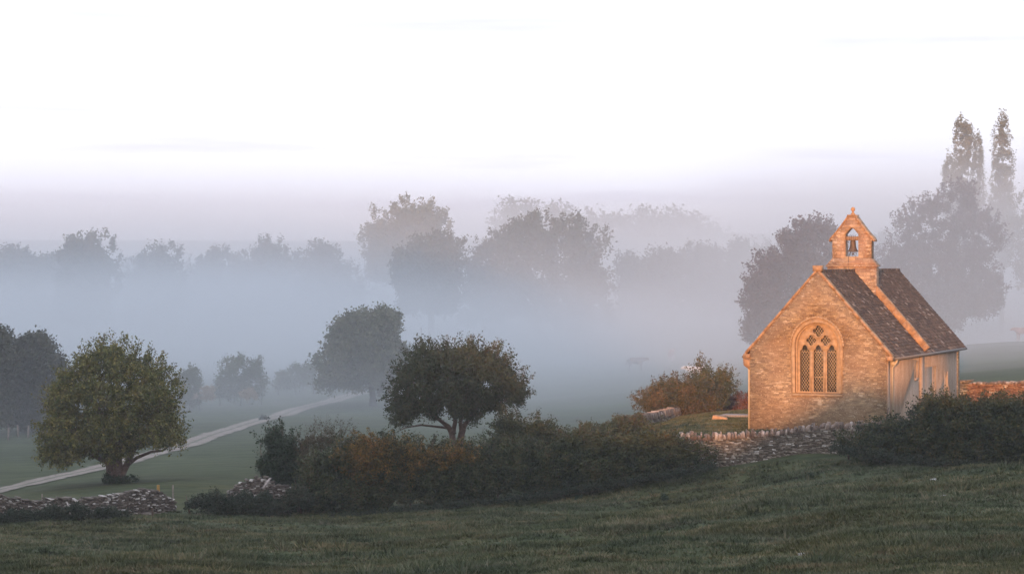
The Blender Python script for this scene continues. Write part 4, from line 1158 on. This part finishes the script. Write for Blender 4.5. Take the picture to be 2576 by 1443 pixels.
FG = 'trees standing in the valley mist'
def ftree(pl, Y, bx, lab, lm='far', depth=6, nc=150, rc=1.5, per=20, leaf=0.47, K=8, seed=1, name='oak_tree', tr=0.5, **kw):
    return tree(name, pl, Y, bx, lab, 'tree', lm, depth, nc, rc, per, leaf, K=K, trunk_r=tr, seed=seed, group=FG, twigs=False, **kw)
ftree([(1150,830),(1160,650),(1195,632),(1216,602),(1255,592),(1280,580),(1285,560),(1310,552),(1340,540),(1393,541),(1430,556),(1465,562),(1500,574),(1524,604),(1538,640),(1545,700),(1550,830)],
      385, 1350, 'broad domed oak, the largest crown in the middle of the mist', nc=420, rc=1.4, depth=8, seed=71, spikes=70, spikeL=2.0)
ftree([(916,720),(914,580),(936,560),(938,532),(952,524),(972,540),(985,556),(998,520),(1021,502),(1045,525),(1058,512),(1079,506),(1096,530),(1110,532),(1130,560),(1134,610),(1135,720)],
      450, 1025, 'tall poplar clump with a ragged crown above the bank of mist', lm='poplar', nc=330, rc=1.5, depth=7, seed=172, spikes=90, spikeL=2.2, name='poplar_clump')
ftree([(1000,780),(1003,632),(1032,610),(1060,606),(1092,588),(1125,590),(1148,606),(1157,640),(1165,780)], 360, 1085, 'smaller loose-crowned tree in front of the poplar clump', nc=200, rc=1.2, depth=5, seed=73, spikes=70, spikeL=1.8, name='ash_tree')
for k, (pl, bx, Yk, lab) in enumerate([
    ([(1545,800),(1548,655),(1570,645),(1600,646),(1628,662),(1635,800)], 1590, 430, 'low round tree just right of the broad domed oak'),
    ([(1612,800),(1618,650),(1645,630),(1672,624),(1705,632),(1725,655),(1732,800)], 1672, 420, 'second tree right of the domed oak, a little taller'),
    ([(1715,800),(1722,640),(1750,622),(1775,608),(1800,612),(1822,640),(1828,800)], 1775, 415, 'misty tree midway between the domed oak and the chapel'),
    ([(1812,800),(1818,640),(1840,610),(1868,606),(1885,625),(1890,800)], 1850, 410, 'narrow misty tree left of the copper beech by the chapel'),
    ([(1875,800),(1880,625),(1905,606),(1935,608),(1965,630),(1970,800)], 1925, 430, 'misty tree peeping out left above the smaller copper beech'),
    ([(2190,760),(2195,610),(2215,592),(2240,590),(2262,610),(2268,760)], 2230, 400, 'faint grey tree between the bellcote and the tall copper beech')]):
    ftree(pl, Yk, bx, lab, nc=150, rc=1.3, depth=4.5, seed=80+k, spikes=30, spikeL=1.6)
for k, (pl, bx, Yk, lab) in enumerate([
    ([(-40,830),(-35,640),(0,628),(44,627),(68,640),(85,660),(92,830)], 25, 400, 'misty tree at the picture edge above the dark maples'),
    ([(75,830),(80,656),(112,646),(145,650),(155,830)], 115, 405, 'low misty tree between two taller ones on the far left'),
    ([(140,830),(148,640),(172,602),(209,592),(253,602),(285,632),(300,660),(305,830)], 220, 380, 'misty round-headed tree above the olive hawthorn, tallest on that side'),
    ([(315,830),(322,662),(350,652),(368,630),(392,618),(432,617),(452,640),(458,690),(460,830)], 400, 410, 'ragged misty tree right above the olive hawthorn'),
    ([(470,830),(478,680),(510,650),(534,630),(557,622),(576,640),(590,830)], 535, 440, 'faint tree in the mist above the grey thorn thicket'),
    ([(580,830),(586,650),(620,640),(642,608),(676,600),(705,606),(722,640),(735,830)], 665, 440, 'faint misty tree with a flat broad head left of the lime tree'),
    ([(730,830),(738,660),(775,620),(811,608),(845,622),(862,660),(905,690),(910,830)], 815, 450, 'palest misty tree left of the poplar clump')]):
    ftree(pl, Yk, bx, lab, nc=190, rc=1.3, depth=5.5, seed=90+k, spikes=50, spikeL=1.6)
shrub('dead_tree_top', [(708,604),(712,592),(718,589),(722,604)], 440, 'tiny bare treetop sticking up from the flat-headed misty tree', 'treetop', 'far', 0.5, 5, 0.5, 4, 0.3, seed=99, spikes=12, spikeL=1.6, stems=False) if False else None
cp = foliage(rough([(-80,800),(-80,664),(20,658),(100,660),(180,652),(320,662),(400,654),(500,648),(560,655),(640,648),(760,656),(900,662),(930,690),(930,800)], 10, 7),
             470, 9, 420, 2.0, 17, 0.58, K=7, seed=122, spikes=60, spikeL=2.5, twigs=False)
tag(cp.build('woodland', [L['far'], M['twig']]), 'low unbroken belt of trees dissolving in the mist on the left', 'woodland', kind='stuff')
# copper beeches and poplars beyond the chapel
tree('copper_beech', [(1878,870),(1872,800),(1868,740),(1880,700),(1895,665),(1925,635),(1960,612),(1985,590),(2000,570),(2035,556),(2060,562),(2098,572),(2120,600),(2150,650),(2160,760),(2150,870)],
     236, 2010, 'dark copper beech behind the chapel gable', 'tree', 'copper', 5.0, 620, 0.75, 14, 0.28, K=7, trunk_r=0.4, seed=101, spikes=120, spikeL=1.4)
tree('copper_beech', [(2225,830),(2205,740),(2200,680),(2215,630),(2240,600),(2262,575),(2264,535),(2290,520),(2315,505),(2355,490),(2385,470),(2440,468),(2450,495),(2480,535),(2508,570),(2515,620),(2522,720),(2520,790),(2490,825),(2400,838),(2300,840)],
     252, 2370, 'tall copper beech with open upper branches behind the chapel roof', 'tree', 'copper', 5.5, 720, 0.75, 14, 0.27, K=7, trunk_r=0.45, seed=102, spikes=160, spikeL=1.6,
     dens=lambda c_: np.where(c_[:,2] > 1.5, 0.62, 1.0))
PG = 'poplars beyond the copper beech'
def pop(pl, Y, bx, lab, seed, nc=150, depth=1.3):
    return tree('lombardy_poplar', pl, Y, bx, lab, 'tree', 'poplar', depth, int(nc*1.1), 0.45, 11, 0.25, K=7, trunk_r=0.3, seed=seed, group=PG, spikes=120, spikeL=1.5, up=1.1, twigs=False)
pop([(2398,640),(2396,480),(2400,420),(2402,360),(2410,320),(2418,298),(2430,308),(2444,330),(2447,380),(2446,450),(2444,640)], 330, 2420, 'tallest poplar of the pair that touch, pointed and pale', 111, 230)
pop([(2376,640),(2376,470),(2378,420),(2388,390),(2398,400),(2408,440),(2410,640)], 345, 2393, 'short faint poplar leaning on the left of the taller ones', 112, 110)
pop([(2442,660),(2444,480),(2448,420),(2454,370),(2460,334),(2466,370),(2470,420),(2474,500),(2476,660)], 335, 2460, 'thin spire-like poplar in the middle of the group', 113, 130, 1.0)
pop([(2492,680),(2490,520),(2494,450),(2502,400),(2500,320),(2510,310),(2520,288),(2530,300),(2536,360),(2548,430),(2549,520),(2546,680)], 325, 2520, 'rightmost poplar, wide-based and standing apart', 114, 260)
ftree([(2528,760),(2530,560),(2545,520),(2575,492),(2620,482),(2700,500),(2740,560),(2745,760)], 300, 2630, 'green tree cut by the picture edge beyond the poplars', lm='poplar', nc=260, rc=1.1, depth=5, leaf=0.3, seed=115, spikes=60, spikeL=1.3, name='ash_tree')
# far wood on the opposite hill: one faint mass
fw = foliage([(1225,640),(1240,536),(1262,512),(1308,502),(1345,512),(1362,524),(1395,511),(1430,518),(1450,528),(1500,536),(1560,536),(1602,528),(1670,529),(1735,538),(1790,560),(1850,600),(1850,640)],
             1080, 25, 420, 4.2, 9, 1.5, K=5, seed=121, spikes=60, spikeL=5, twigs=False)
tag(fw.build('woodland', [L['far'], M['twig']]), 'far wooded hilltop barely showing through the haze', 'woodland', kind='stuff')

# ------------------------------------------------------------------ posts, sticks, stones
def post(px, py, h, label, mat='post', Y=None, r=0.05, lean=(0,0), name='fence_post', group=None, cat='post'):
    g = GY(px, Y) if Y else G(px, py, 90, 400)
    mb = MB(); mb.tube([(0,0,-.15), (lean[0]*.5+.01, lean[1]*.5, h*.5), (lean[0], lean[1], h)], [r*1.08, r, r*.92], 8)
    o = mb.build(name, M[mat]); o.location = tuple(g)
    return tag(o, label, cat, group)
for px, py, lab in [(20,1106,'leftmost weathered fence post before the dark maples'), (45,1098,'second fence post from the picture edge, brownish'), (70,1100,'third fence post from the picture edge, pale'), (108,1094,'pale fence post nearest the olive hawthorn crown')]:
    post(px, py, 0.85, lab, r=0.07, group='fence posts at the meadow edge', lean=(random.Random(px).uniform(-.06,.06), 0), mat='post')
post(398, 0, 1.0, 'yellow waymark post behind the end of the lichened wall', 'post_or', Y=104.5, r=0.07, name='marker_post')
post(435, 0, 1.05, 'thin grey stake between the two wall remnants', 'post', Y=104, r=0.035, name='stake')
post(106, 0, 0.9, 'thin dark stake rising behind the tumbledown wall', 'post', Y=101.5, r=0.03, name='stake')
def stick(a, b_, r, label):
    a, b_ = np.array(a), np.array(b_); mid = (a+b_)/2+np.array([0.03, 0, 0.04])
    mb = MB(); mb.tube([tuple(a-a), tuple(mid-a), tuple(b_-a)], [r*.8, r, r*.6], 7)
    o = mb.build('dead_branch', M['stick']); o.location = tuple(a); return tag(o, label, 'branch')
Yf_ = 101.6
g0 = G(622, 1273, 80, 140)
stick(P(622,1272,101.0), P(644,1244,101.3), .05, 'bleached dead branch lying in the nettles, lower of two')
stick(P(662,1228,101.5), P(680,1202,102.0), .07, 'thick pinkish dead branch leaning on the humped wall remnant')
stick(P(176,1292,96.9), P(168,1262,97.9), .045, 'pale dead branch leaning on the tumbledown wall')

def rock(px, py, sx, sy, sz, label, mat, name='stone', seed=1, cat='stone', group=None, Y=None, rz=0):
    g = GY(px, Y) if Y else G(px, py)
    rng = np.random.default_rng(seed)
    bm = bmesh.new(); bmesh.ops.create_icosphere(bm, subdivisions=2, radius=1)
    for v in bm.verts:
        c_ = v.co; k = 1+0.16*rng.normal()
        v.co = Vector((max(-.8, min(.8, c_.x))*sx*k, max(-.8, min(.8, c_.y))*sy*k, max(-.6, min(.7, c_.z))*sz*k))
    me = bpy.data.meshes.new(name); bm.to_mesh(me); bm.free(); me.materials.append(M[mat])
    o = bpy.data.objects.new(name, me); COL.objects.link(o); o.location = (g[0], g[1], g[2]+sz*.35); o.rotation_euler = (0, 0, rz)
    return tag(o, label, cat, group)
rs_ = np.random.default_rng(5); mb = MB()
mb.hexa(np.array([(-.42,-.25,-.05),(.44,-.25,-.05),(.42,.25,-.05),(-.40,.25,-.05),(-.34,-.22,.24),(.36,-.23,.13),(.34,.2,.15),(-.22,.2,.27)])+rs_.normal(size=(8,3))*.02)
so = mb.build('stone', M['coping']); so.location = tuple(G(1812, 1056)); so.rotation_euler = (0, 0, -.2)
bv = so.modifiers.new('b', 'BEVEL'); bv.width = .03; bv.segments = 2
tag(so, 'squared orange sunlit stone lying on the churchyard grass', 'stone')
mb = MB(); mb.hexa(np.array([(-.62,-.9,0),(.62,-.9,0),(.62,.9,0),(-.62,.9,0),(-.6,-.88,.13),(.6,-.88,.13),(.6,.88,.13),(-.6,.88,.13)]))
gs = mb.build('grave_slab', M['cope']); g = G(1860, 1049); gs.location = (g[0], g[1], g[2]+0.0); gs.rotation_euler = (0, 0, R(70))
tag(gs, 'flat grey grave slab on the lawn between orange stone and chapel', 'grave slab')
M['white'] = plain_mat('pale_limestone_bit', (0.42,0.42,0.40), 0.9, 0.2)
for k, (px, py, s_, lab) in enumerate([(2347,1208,.10,'pale stone in the grass just below the right-hand hedge'), (2372,1250,.09,'pale stone on the slope, second below the right-hand hedge'),
        (2100,1339,.07,'pale stone in mid slope below the grey churchyard wall'), (2054,1355,.08,'flat pale stone just left of the mid-slope stone'), (1956,1375,.06,'pale stone on the lower slope, leftmost of the scattered bits'),
        (2017,1395,.06,'pale stone lowest on the slope, near the picture bottom')]):
    rock(px, py, s_*1.4, s_, s_*.6, lab, 'white', seed=30+k, group='pale stones scattered in the pasture')

# ------------------------------------------------------------------ cattle
def cow(label, px, Y, rz, cols, seed, scale=1.0, group='cattle grazing in the mist', patch=0.5):
    m, nt, b = new_mat('cow_hide')
    nz = noise(nt, objco(nt), 1.6, 2, 0.4)
    nt.links.new(ramp(nt, [(patch-.02, cols[0]), (patch+.02, cols[1])], nz), b.inputs['Base Color']); b.inputs['Roughness'].default_value = 0.85
    verts = [(-.75,0,1.15),(-.35,0,1.12),(.15,0,1.10),(.55,0,1.15),(.85,0,1.28),(1.10,0,1.38),(1.30,0,1.30),(1.52,0,1.16)]
    rad = [.26,.36,.38,.34,.22,.15,.15,.09]
    edges = [(i, i+1) for i in range(7)]
    def leg(root, pts):
        prev = root
        for (x_, y_, z_, r_) in pts:
            verts.append((x_, y_, z_)); rad.append(r_); edges.append((prev, len(verts)-1)); prev = len(verts)-1
    for sy in (-1, 1):
        leg(0, [(-.72, sy*.17, .92, .20), (-.62, sy*.19, .68, .12), (-.78, sy*.19, .46, .07), (-.76, sy*.19, .10, .05), (-.72, sy*.19, .0, .065)])
        leg(3, [(.58, sy*.17, .88, .15), (.58, sy*.18, .62, .09), (.60, sy*.18, .42, .065), (.60, sy*.18, .10, .05), (.64, sy*.18, .0, .065)])
        leg(5, [(1.10, sy*.20, 1.42, .045), (1.08, sy*.28, 1.42, .025)])
    leg(0, [(-.99,0,1.22,.06), (-1.05,0,.95,.035), (-1.06,0,.62,.045)])
    me = bpy.data.meshes.new('cow'); me.from_pydata(verts, edges, [])
    o = bpy.data.objects.new('cow', me); COL.objects.link(o)
    sk = o.modifiers.new('skin', 'SKIN')
    for i, r_ in enumerate(rad):
        me.skin_vertices[0].data[i].radius = (r_*0.85, r_)
    me.skin_vertices[0].data[1].use_root = True
    sub = o.modifiers.new('sub', 'SUBSURF'); sub.levels = 1; sub.render_levels = 1
    me.materials.append(m)
    g = GY(px, Y)
    o.location = tuple(g); o.rotation_euler = (0, 0, rz); o.scale = (scale,)*3
    return tag(o, label, 'cow', group)
cow('reddish-brown cow with white patches at the picture edge beyond the chapel', 2574, 246, R(200), ((0.30,0.17,0.14),(0.55,0.5,0.47)), 1, patch=.54)
cow('white cow half hidden behind the pointed green bush', 1752, 222, R(160), ((0.75,0.70,0.68),(0.80,0.76,0.74)), 2, 1.0)
cow('grey-brown cow deep in the mist left of the russet bramble', 1600, 262, R(10), ((0.10,0.075,0.08),(0.14,0.10,0.10)), 3, 1.0)
cow('tiny pinkish cow farthest away in the mist', 1690, 285, R(75), ((0.55,0.38,0.36),(0.6,0.42,0.40)), 4, 1.0)

# ------------------------------------------------------------------ grass
rng = np.random.default_rng(77)
NT = 110000
u = rng.random(NT*3)
Yg = 40*np.exp(u*math.log(108/40))
Xg = (rng.random(NT*3)-.5)*2*(0.225*Yg+1.5)
nzv = vnoise(Xg*0.25+Yg*.11, Yg*0.62-Xg*.12, 31)+0.6*vnoise(Xg*0.9-Yg*.3, Yg*1.5+Xg*.35, 32)+0.4*vnoise(Xg*2.3+Yg*.9, Yg*2.9-Xg*.8, 33)
keep = rng.random(NT*3) < np.clip(0.55+0.35*nzv, 0.22, 1)
ywl = np.interp(Xg/Yg*F+1288, [0,430,760,1100,1500,1800,2100,2300,2640], [97,101,103,103.6,104.2,104.4,103.0,100.5,96.0])
keep &= Yg < ywl
Xg, Yg, nzv = Xg[keep], Yg[keep], nzv[keep]
Zg = height(Xg, Yg)
nb = 5
hgt = (0.05+0.05*rng.random(len(Xg))+0.075*np.clip(nzv, 0, 1.2))
a = rng.random((len(Xg), nb))*2*math.pi
l_ = hgt[:,None]*(0.7+0.6*rng.random((len(Xg), nb)))
sp_ = l_*(0.35+0.7*rng.random((len(Xg), nb)))
bx = Xg[:,None]+rng.normal(size=(len(Xg), nb))*0.035; by = Yg[:,None]+rng.normal(size=(len(Xg), nb))*0.035; bz = np.repeat(Zg[:,None], nb, 1)-0.01
wd = 0.011+0.00020*by
wa = rng.random((len(Xg), nb))*math.pi
p0 = np.stack([bx-np.cos(wa)*wd, by-np.sin(wa)*wd, bz], -1); p1 = np.stack([bx+np.cos(wa)*wd, by+np.sin(wa)*wd, bz], -1)
p2 = np.stack([bx+np.cos(a)*sp_, by+np.sin(a)*sp_, bz+l_], -1)
V = np.stack([p0, p1, p2], 2).reshape(-1, 3)
mb = MB(); mb.add(V, t=np.arange(len(V)).reshape(-1, 3))
grm, nt, b = new_mat('grass_blade')
g_ = nt.nodes.new('ShaderNodeNewGeometry'); oc = objco(nt)
st1 = mapping(nt, oc, (0.42, 1.0, 1.0), (0, 0, R(-10)))
f_ = nt.nodes.new('ShaderNodeMath'); f_.operation = 'MULTIPLY_ADD'
nt.links.new(g_.outputs['Random Per Island'], f_.inputs[0]); f_.inputs[1].default_value = 0.42
k_ = nt.nodes.new('ShaderNodeMath'); k_.operation = 'MULTIPLY_ADD'
nt.links.new(noise(nt, st1, 1.15, 6, 0.72), k_.inputs[0]); k_.inputs[1].default_value = 2.5; k_.inputs[2].default_value = -0.98
nt.links.new(k_.outputs[0], f_.inputs[2])
cg = ramp(nt, [(0.0, (0.022,0.028,0.014)), (0.28, (0.045,0.066,0.030)), (0.52, (0.082,0.103,0.055)), (0.72, (0.120,0.130,0.080)), (1.0, (0.165,0.155,0.105))], f_.outputs[0])  # grass varies in patches; the mottling also replaces barely visible bump shading
hue = ramp(nt, [(0.40, (1.0,1.0,1.0)), (0.60, (1.18,0.97,0.82))], noise(nt, st1, 0.38, 4, 0.6))
cg = mix(nt, 1.0, cg, hue, 'MULTIPLY')
pt_ = ramp(nt, [(0.36, (0.70,0.72,0.74)), (0.5, (1.0,1.0,1.0)), (0.64, (1.42,1.32,1.30))], noise(nt, mapping(nt, oc, (0.13, 0.42, 1), (0,0,R(-12))), 1.0, 5, 0.65))
nt.links.new(mix(nt, 1.0, cg, pt_, 'MULTIPLY'), b.inputs['Base Color'])
b.inputs['Roughness'].default_value = 0.8; b.inputs['Specular IOR Level'].default_value = 0.15
# short sward on the churchyard lawn and the meadow's near edge
ns_ = 16000
X5 = rng.uniform(3, 14.5, ns_); Y5 = rng.uniform(105.5, 134, ns_); kk = X5 > 3+(Y5-105)*0.12
X5, Y5 = X5[kk], Y5[kk]; Z5 = height(X5, Y5); a5 = rng.random((len(X5), 4))*6.283; h5 = rng.uniform(.04, .10, (len(X5), 4))
bx5 = X5[:,None]+rng.normal(size=a5.shape)*.04; by5 = Y5[:,None]+rng.normal(size=a5.shape)*.04; bz5 = np.repeat(Z5[:,None], 4, 1)-.01
q0 = np.stack([bx5-.03, by5, bz5], -1); q1 = np.stack([bx5+.03, by5, bz5], -1); q2 = np.stack([bx5+np.cos(a5)*h5*.5, by5+np.sin(a5)*h5*.5, bz5+h5], -1)
V5 = np.stack([q0, q1, q2], 2).reshape(-1, 3); mb.add(V5, t=np.arange(len(V5)).reshape(-1, 3))
# tussocks standing above the sward
nt_ = 2600
ty = 42*np.exp(rng.random(nt_)*math.log(104/42)); tx_ = (rng.random(nt_)-.5)*2*(0.22*ty+1)
kk = (ty < np.interp(tx_/ty*F+1288, [0,430,760,1100,1500,1800,2100,2300,2640], [97,101,103,103.6,104.2,104.4,103.0,100.5,96.0])-1.5) & (vnoise(tx_*.2+ty*.05, ty*.35, 41) > -0.15)
tx_, ty = tx_[kk], ty[kk]
tz = height(tx_, ty); nb2 = 26
a2 = rng.random((len(tx_), nb2))*2*math.pi; hh = rng.uniform(.10, .30, (len(tx_), 1))*(0.6+0.6*rng.random((len(tx_), nb2)))
sp2 = hh*(0.2+0.8*rng.random((len(tx_), nb2))); rr2 = rng.uniform(.04, .16, (len(tx_), 1))*np.sqrt(rng.random((len(tx_), nb2)))
bx2 = tx_[:,None]+np.cos(a2)*rr2*1.5; by2 = ty[:,None]+np.sin(a2)*rr2; bz2 = np.repeat(tz[:,None], nb2, 1)-.01
wa2 = rng.random((len(tx_), nb2))*math.pi; wd2 = 0.010+0.00018*by2
p0 = np.stack([bx2-np.cos(wa2)*wd2, by2-np.sin(wa2)*wd2, bz2], -1); p1 = np.stack([bx2+np.cos(wa2)*wd2, by2+np.sin(wa2)*wd2, bz2], -1)
p2 = np.stack([bx2+np.cos(a2)*sp2, by2+np.sin(a2)*sp2, bz2+hh], -1)
V = np.stack([p0, p1, p2], 2).reshape(-1, 3); mb.add(V, t=np.arange(len(V)).reshape(-1, 3))
tag(mb.build('grass', grm), 'rough tufted grass covering the shaded slope', 'grass', kind='stuff')
# thistles
for k, (px, py, s_, lab) in enumerate([(2037,1204,.34,'dark thistle clump below the grey churchyard wall'), (1455,1258,.32,'dark thistle clump under the middle of the long hedge'), (1671,1256,.28,'smaller dark thistle clump nearer the grey wall')]):
    g = G(px, py, 60, 110); w = s_*F/g[1]/2
    shrub('thistle', [(px-w,py+4),(px-w*.9,py-w),(px,py-w*1.5),(px+w*.9,py-w*.9),(px+w,py+4)], float(g[1]), lab, 'thistle', 'holly', s_*.4, 22, 0.09, 9, 0.06, K=6, seed=130+k, up=.6, stems=False)

# ------------------------------------------------------------------ haze and mist
def vol_mat(name, dens, col=(1,1,1), aniso=0.0):
    m = bpy.data.materials.new(name); m.use_nodes = True
    nt = m.node_tree; nt.nodes.clear()
    o = nt.nodes.new('ShaderNodeOutputMaterial'); v = nt.nodes.new('ShaderNodeVolumePrincipled')
    v.inputs['Density'].default_value = dens; v.inputs['Color'].default_value = (*col, 1); v.inputs['Anisotropy'].default_value = aniso
    nt.links.new(v.outputs[0], o.inputs['Volume'])
    return m
HAZE = 0.00040
MIST, MT0, MT1 = 0.0112, 1.0, 16.0
MIST2 = 0.013
MIST3 = 0.0075
MIST4 = 0.0068
mb = MB(); mb.box((-1600, -420, -17), (1600, 3100, 44))
tag(mb.build('haze', vol_mat('thin_air_haze', HAZE, (0.97,0.97,1.0), 0.5)), 'thin morning haze filling the air', 'haze', kind='stuff')
# the valley mist: densest on the meadow, thinning upwards and towards the chapel, its top rising with distance
m = bpy.data.materials.new('valley_mist'); m.use_nodes = True
nt = m.node_tree; nt.nodes.clear()
N = nt.nodes.new; LK = nt.links.new
o_ = N('ShaderNodeOutputMaterial'); v_ = N('ShaderNodeVolumePrincipled')
v_.inputs['Color'].default_value = (0.80, 0.865, 0.905, 1); v_.inputs['Anisotropy'].default_value = 0.2
LK(v_.outputs[0], o_.inputs['Volume'])
ge = N('ShaderNodeNewGeometry'); sp = N('ShaderNodeSeparateXYZ'); LK(ge.outputs['Position'], sp.inputs[0])
def mrange(src, a0, a1, b0, b1, smooth=True):
    r_ = N('ShaderNodeMapRange'); r_.interpolation_type = 'SMOOTHSTEP' if smooth else 'LINEAR'
    for i_, x_ in enumerate((a0, a1, b0, b1)): r_.inputs[i_+1].default_value = x_
    LK(src, r_.inputs[0]); return r_.outputs[0]
def mop(op, a_, b_):
    n_ = N('ShaderNodeMath'); n_.operation = op
    for i_, x_ in enumerate((a_, b_)):
        if isinstance(x_, (int, float)): n_.inputs[i_].default_value = x_
        else: LK(x_, n_.inputs[i_])
    return n_.outputs[0]
Yo, Xo, Zo = sp.outputs['Y'], sp.outputs['X'], sp.outputs['Z']
nz_ = N('ShaderNodeTexNoise'); nz_.inputs['Scale'].default_value = 0.022; nz_.inputs['Detail'].default_value = 2
LK(mapping(nt, ge.outputs['Position'], (1, 1, 2.0)), nz_.inputs['Vector'])
wob = mop('MULTIPLY', mop('SUBTRACT', nz_.outputs['Fac'], 0.5), 9.0)
nz2 = N('ShaderNodeTexNoise'); nz2.inputs['Scale'].default_value = 0.045; nz2.inputs['Detail'].default_value = 3
LK(mapping(nt, ge.outputs['Position'], (1, 0.6, 1.6)), nz2.inputs['Vector'])
wob2 = mop('MULTIPLY', mop('SUBTRACT', nz2.outputs['Fac'], 0.5), 16.0)
top = mop('ADD', mop('ADD', mrange(Yo, 135, 330, MT0, MT1, False), mrange(Yo, 380, 1250, 0, 21, False)), wob)
top = mop('ADD', top, mrange(Xo, -60, 10, 1.5, 0.0))
den = mop('DIVIDE', mop('SUBTRACT', top, Zo), mop('ADD', top, 14.5))
den = mop('MAXIMUM', mop('MINIMUM', den, 1.0), 0.0)
den = mop('MULTIPLY', mop('POWER', den, 1.35), mop('MULTIPLY', mrange(Yo, 380, 850, 1.0, 0.36), mrange(Yo, 750, 1290, 1, 0)))
fr = mrange(mop('ADD', Yo, mop("MULTIPLY", wob, 2.5)), 112, 200, 0, 1)
den = mop('MULTIPLY', mop('MULTIPLY', den, fr), MIST)
top2 = mop('ADD', mrange(Xo, -45, 25, 2.5, -3.0, False), mop('MULTIPLY', wob2, 1.0))
d2 = mop('MAXIMUM', mop('MINIMUM', mop('DIVIDE', mop('SUBTRACT', top2, Zo), 8.0), 1.0), 0.0)
d2 = mop('MULTIPLY', mop('MULTIPLY', mop('MULTIPLY', d2, d2), MIST2), mop('MULTIPLY', mrange(Yo, 205, 290, 0, 1), mrange(Yo, 420, 600, 1, 0.2)))
d3 = mop('MULTIPLY', mop('MULTIPLY', mrange(Zo, -11.5, -7.0, 1, 0), mrange(Yo, 168, 205, 0, 1)), MIST3)
d4 = mop('MULTIPLY', mop('MULTIPLY', mrange(Xo, 12, 34, 0, 1), mrange(Yo, 134, 190, 0, 1)), mop('MULTIPLY', mrange(Zo, 3, 15, MIST4, 0), mrange(Yo, 300, 400, 1, 0)))
LK(mop('ADD', mop('ADD', mop('ADD', den, d2), d3), d4), v_.inputs['Density'])
m.cycles.volume_step_rate = 0.2
mb = MB(); mb.box((-420, 100, -16.5), (420, 1300, 42))
tag(mb.build('mist', m), 'bank of morning mist lying in the valley', 'mist', kind='stuff')
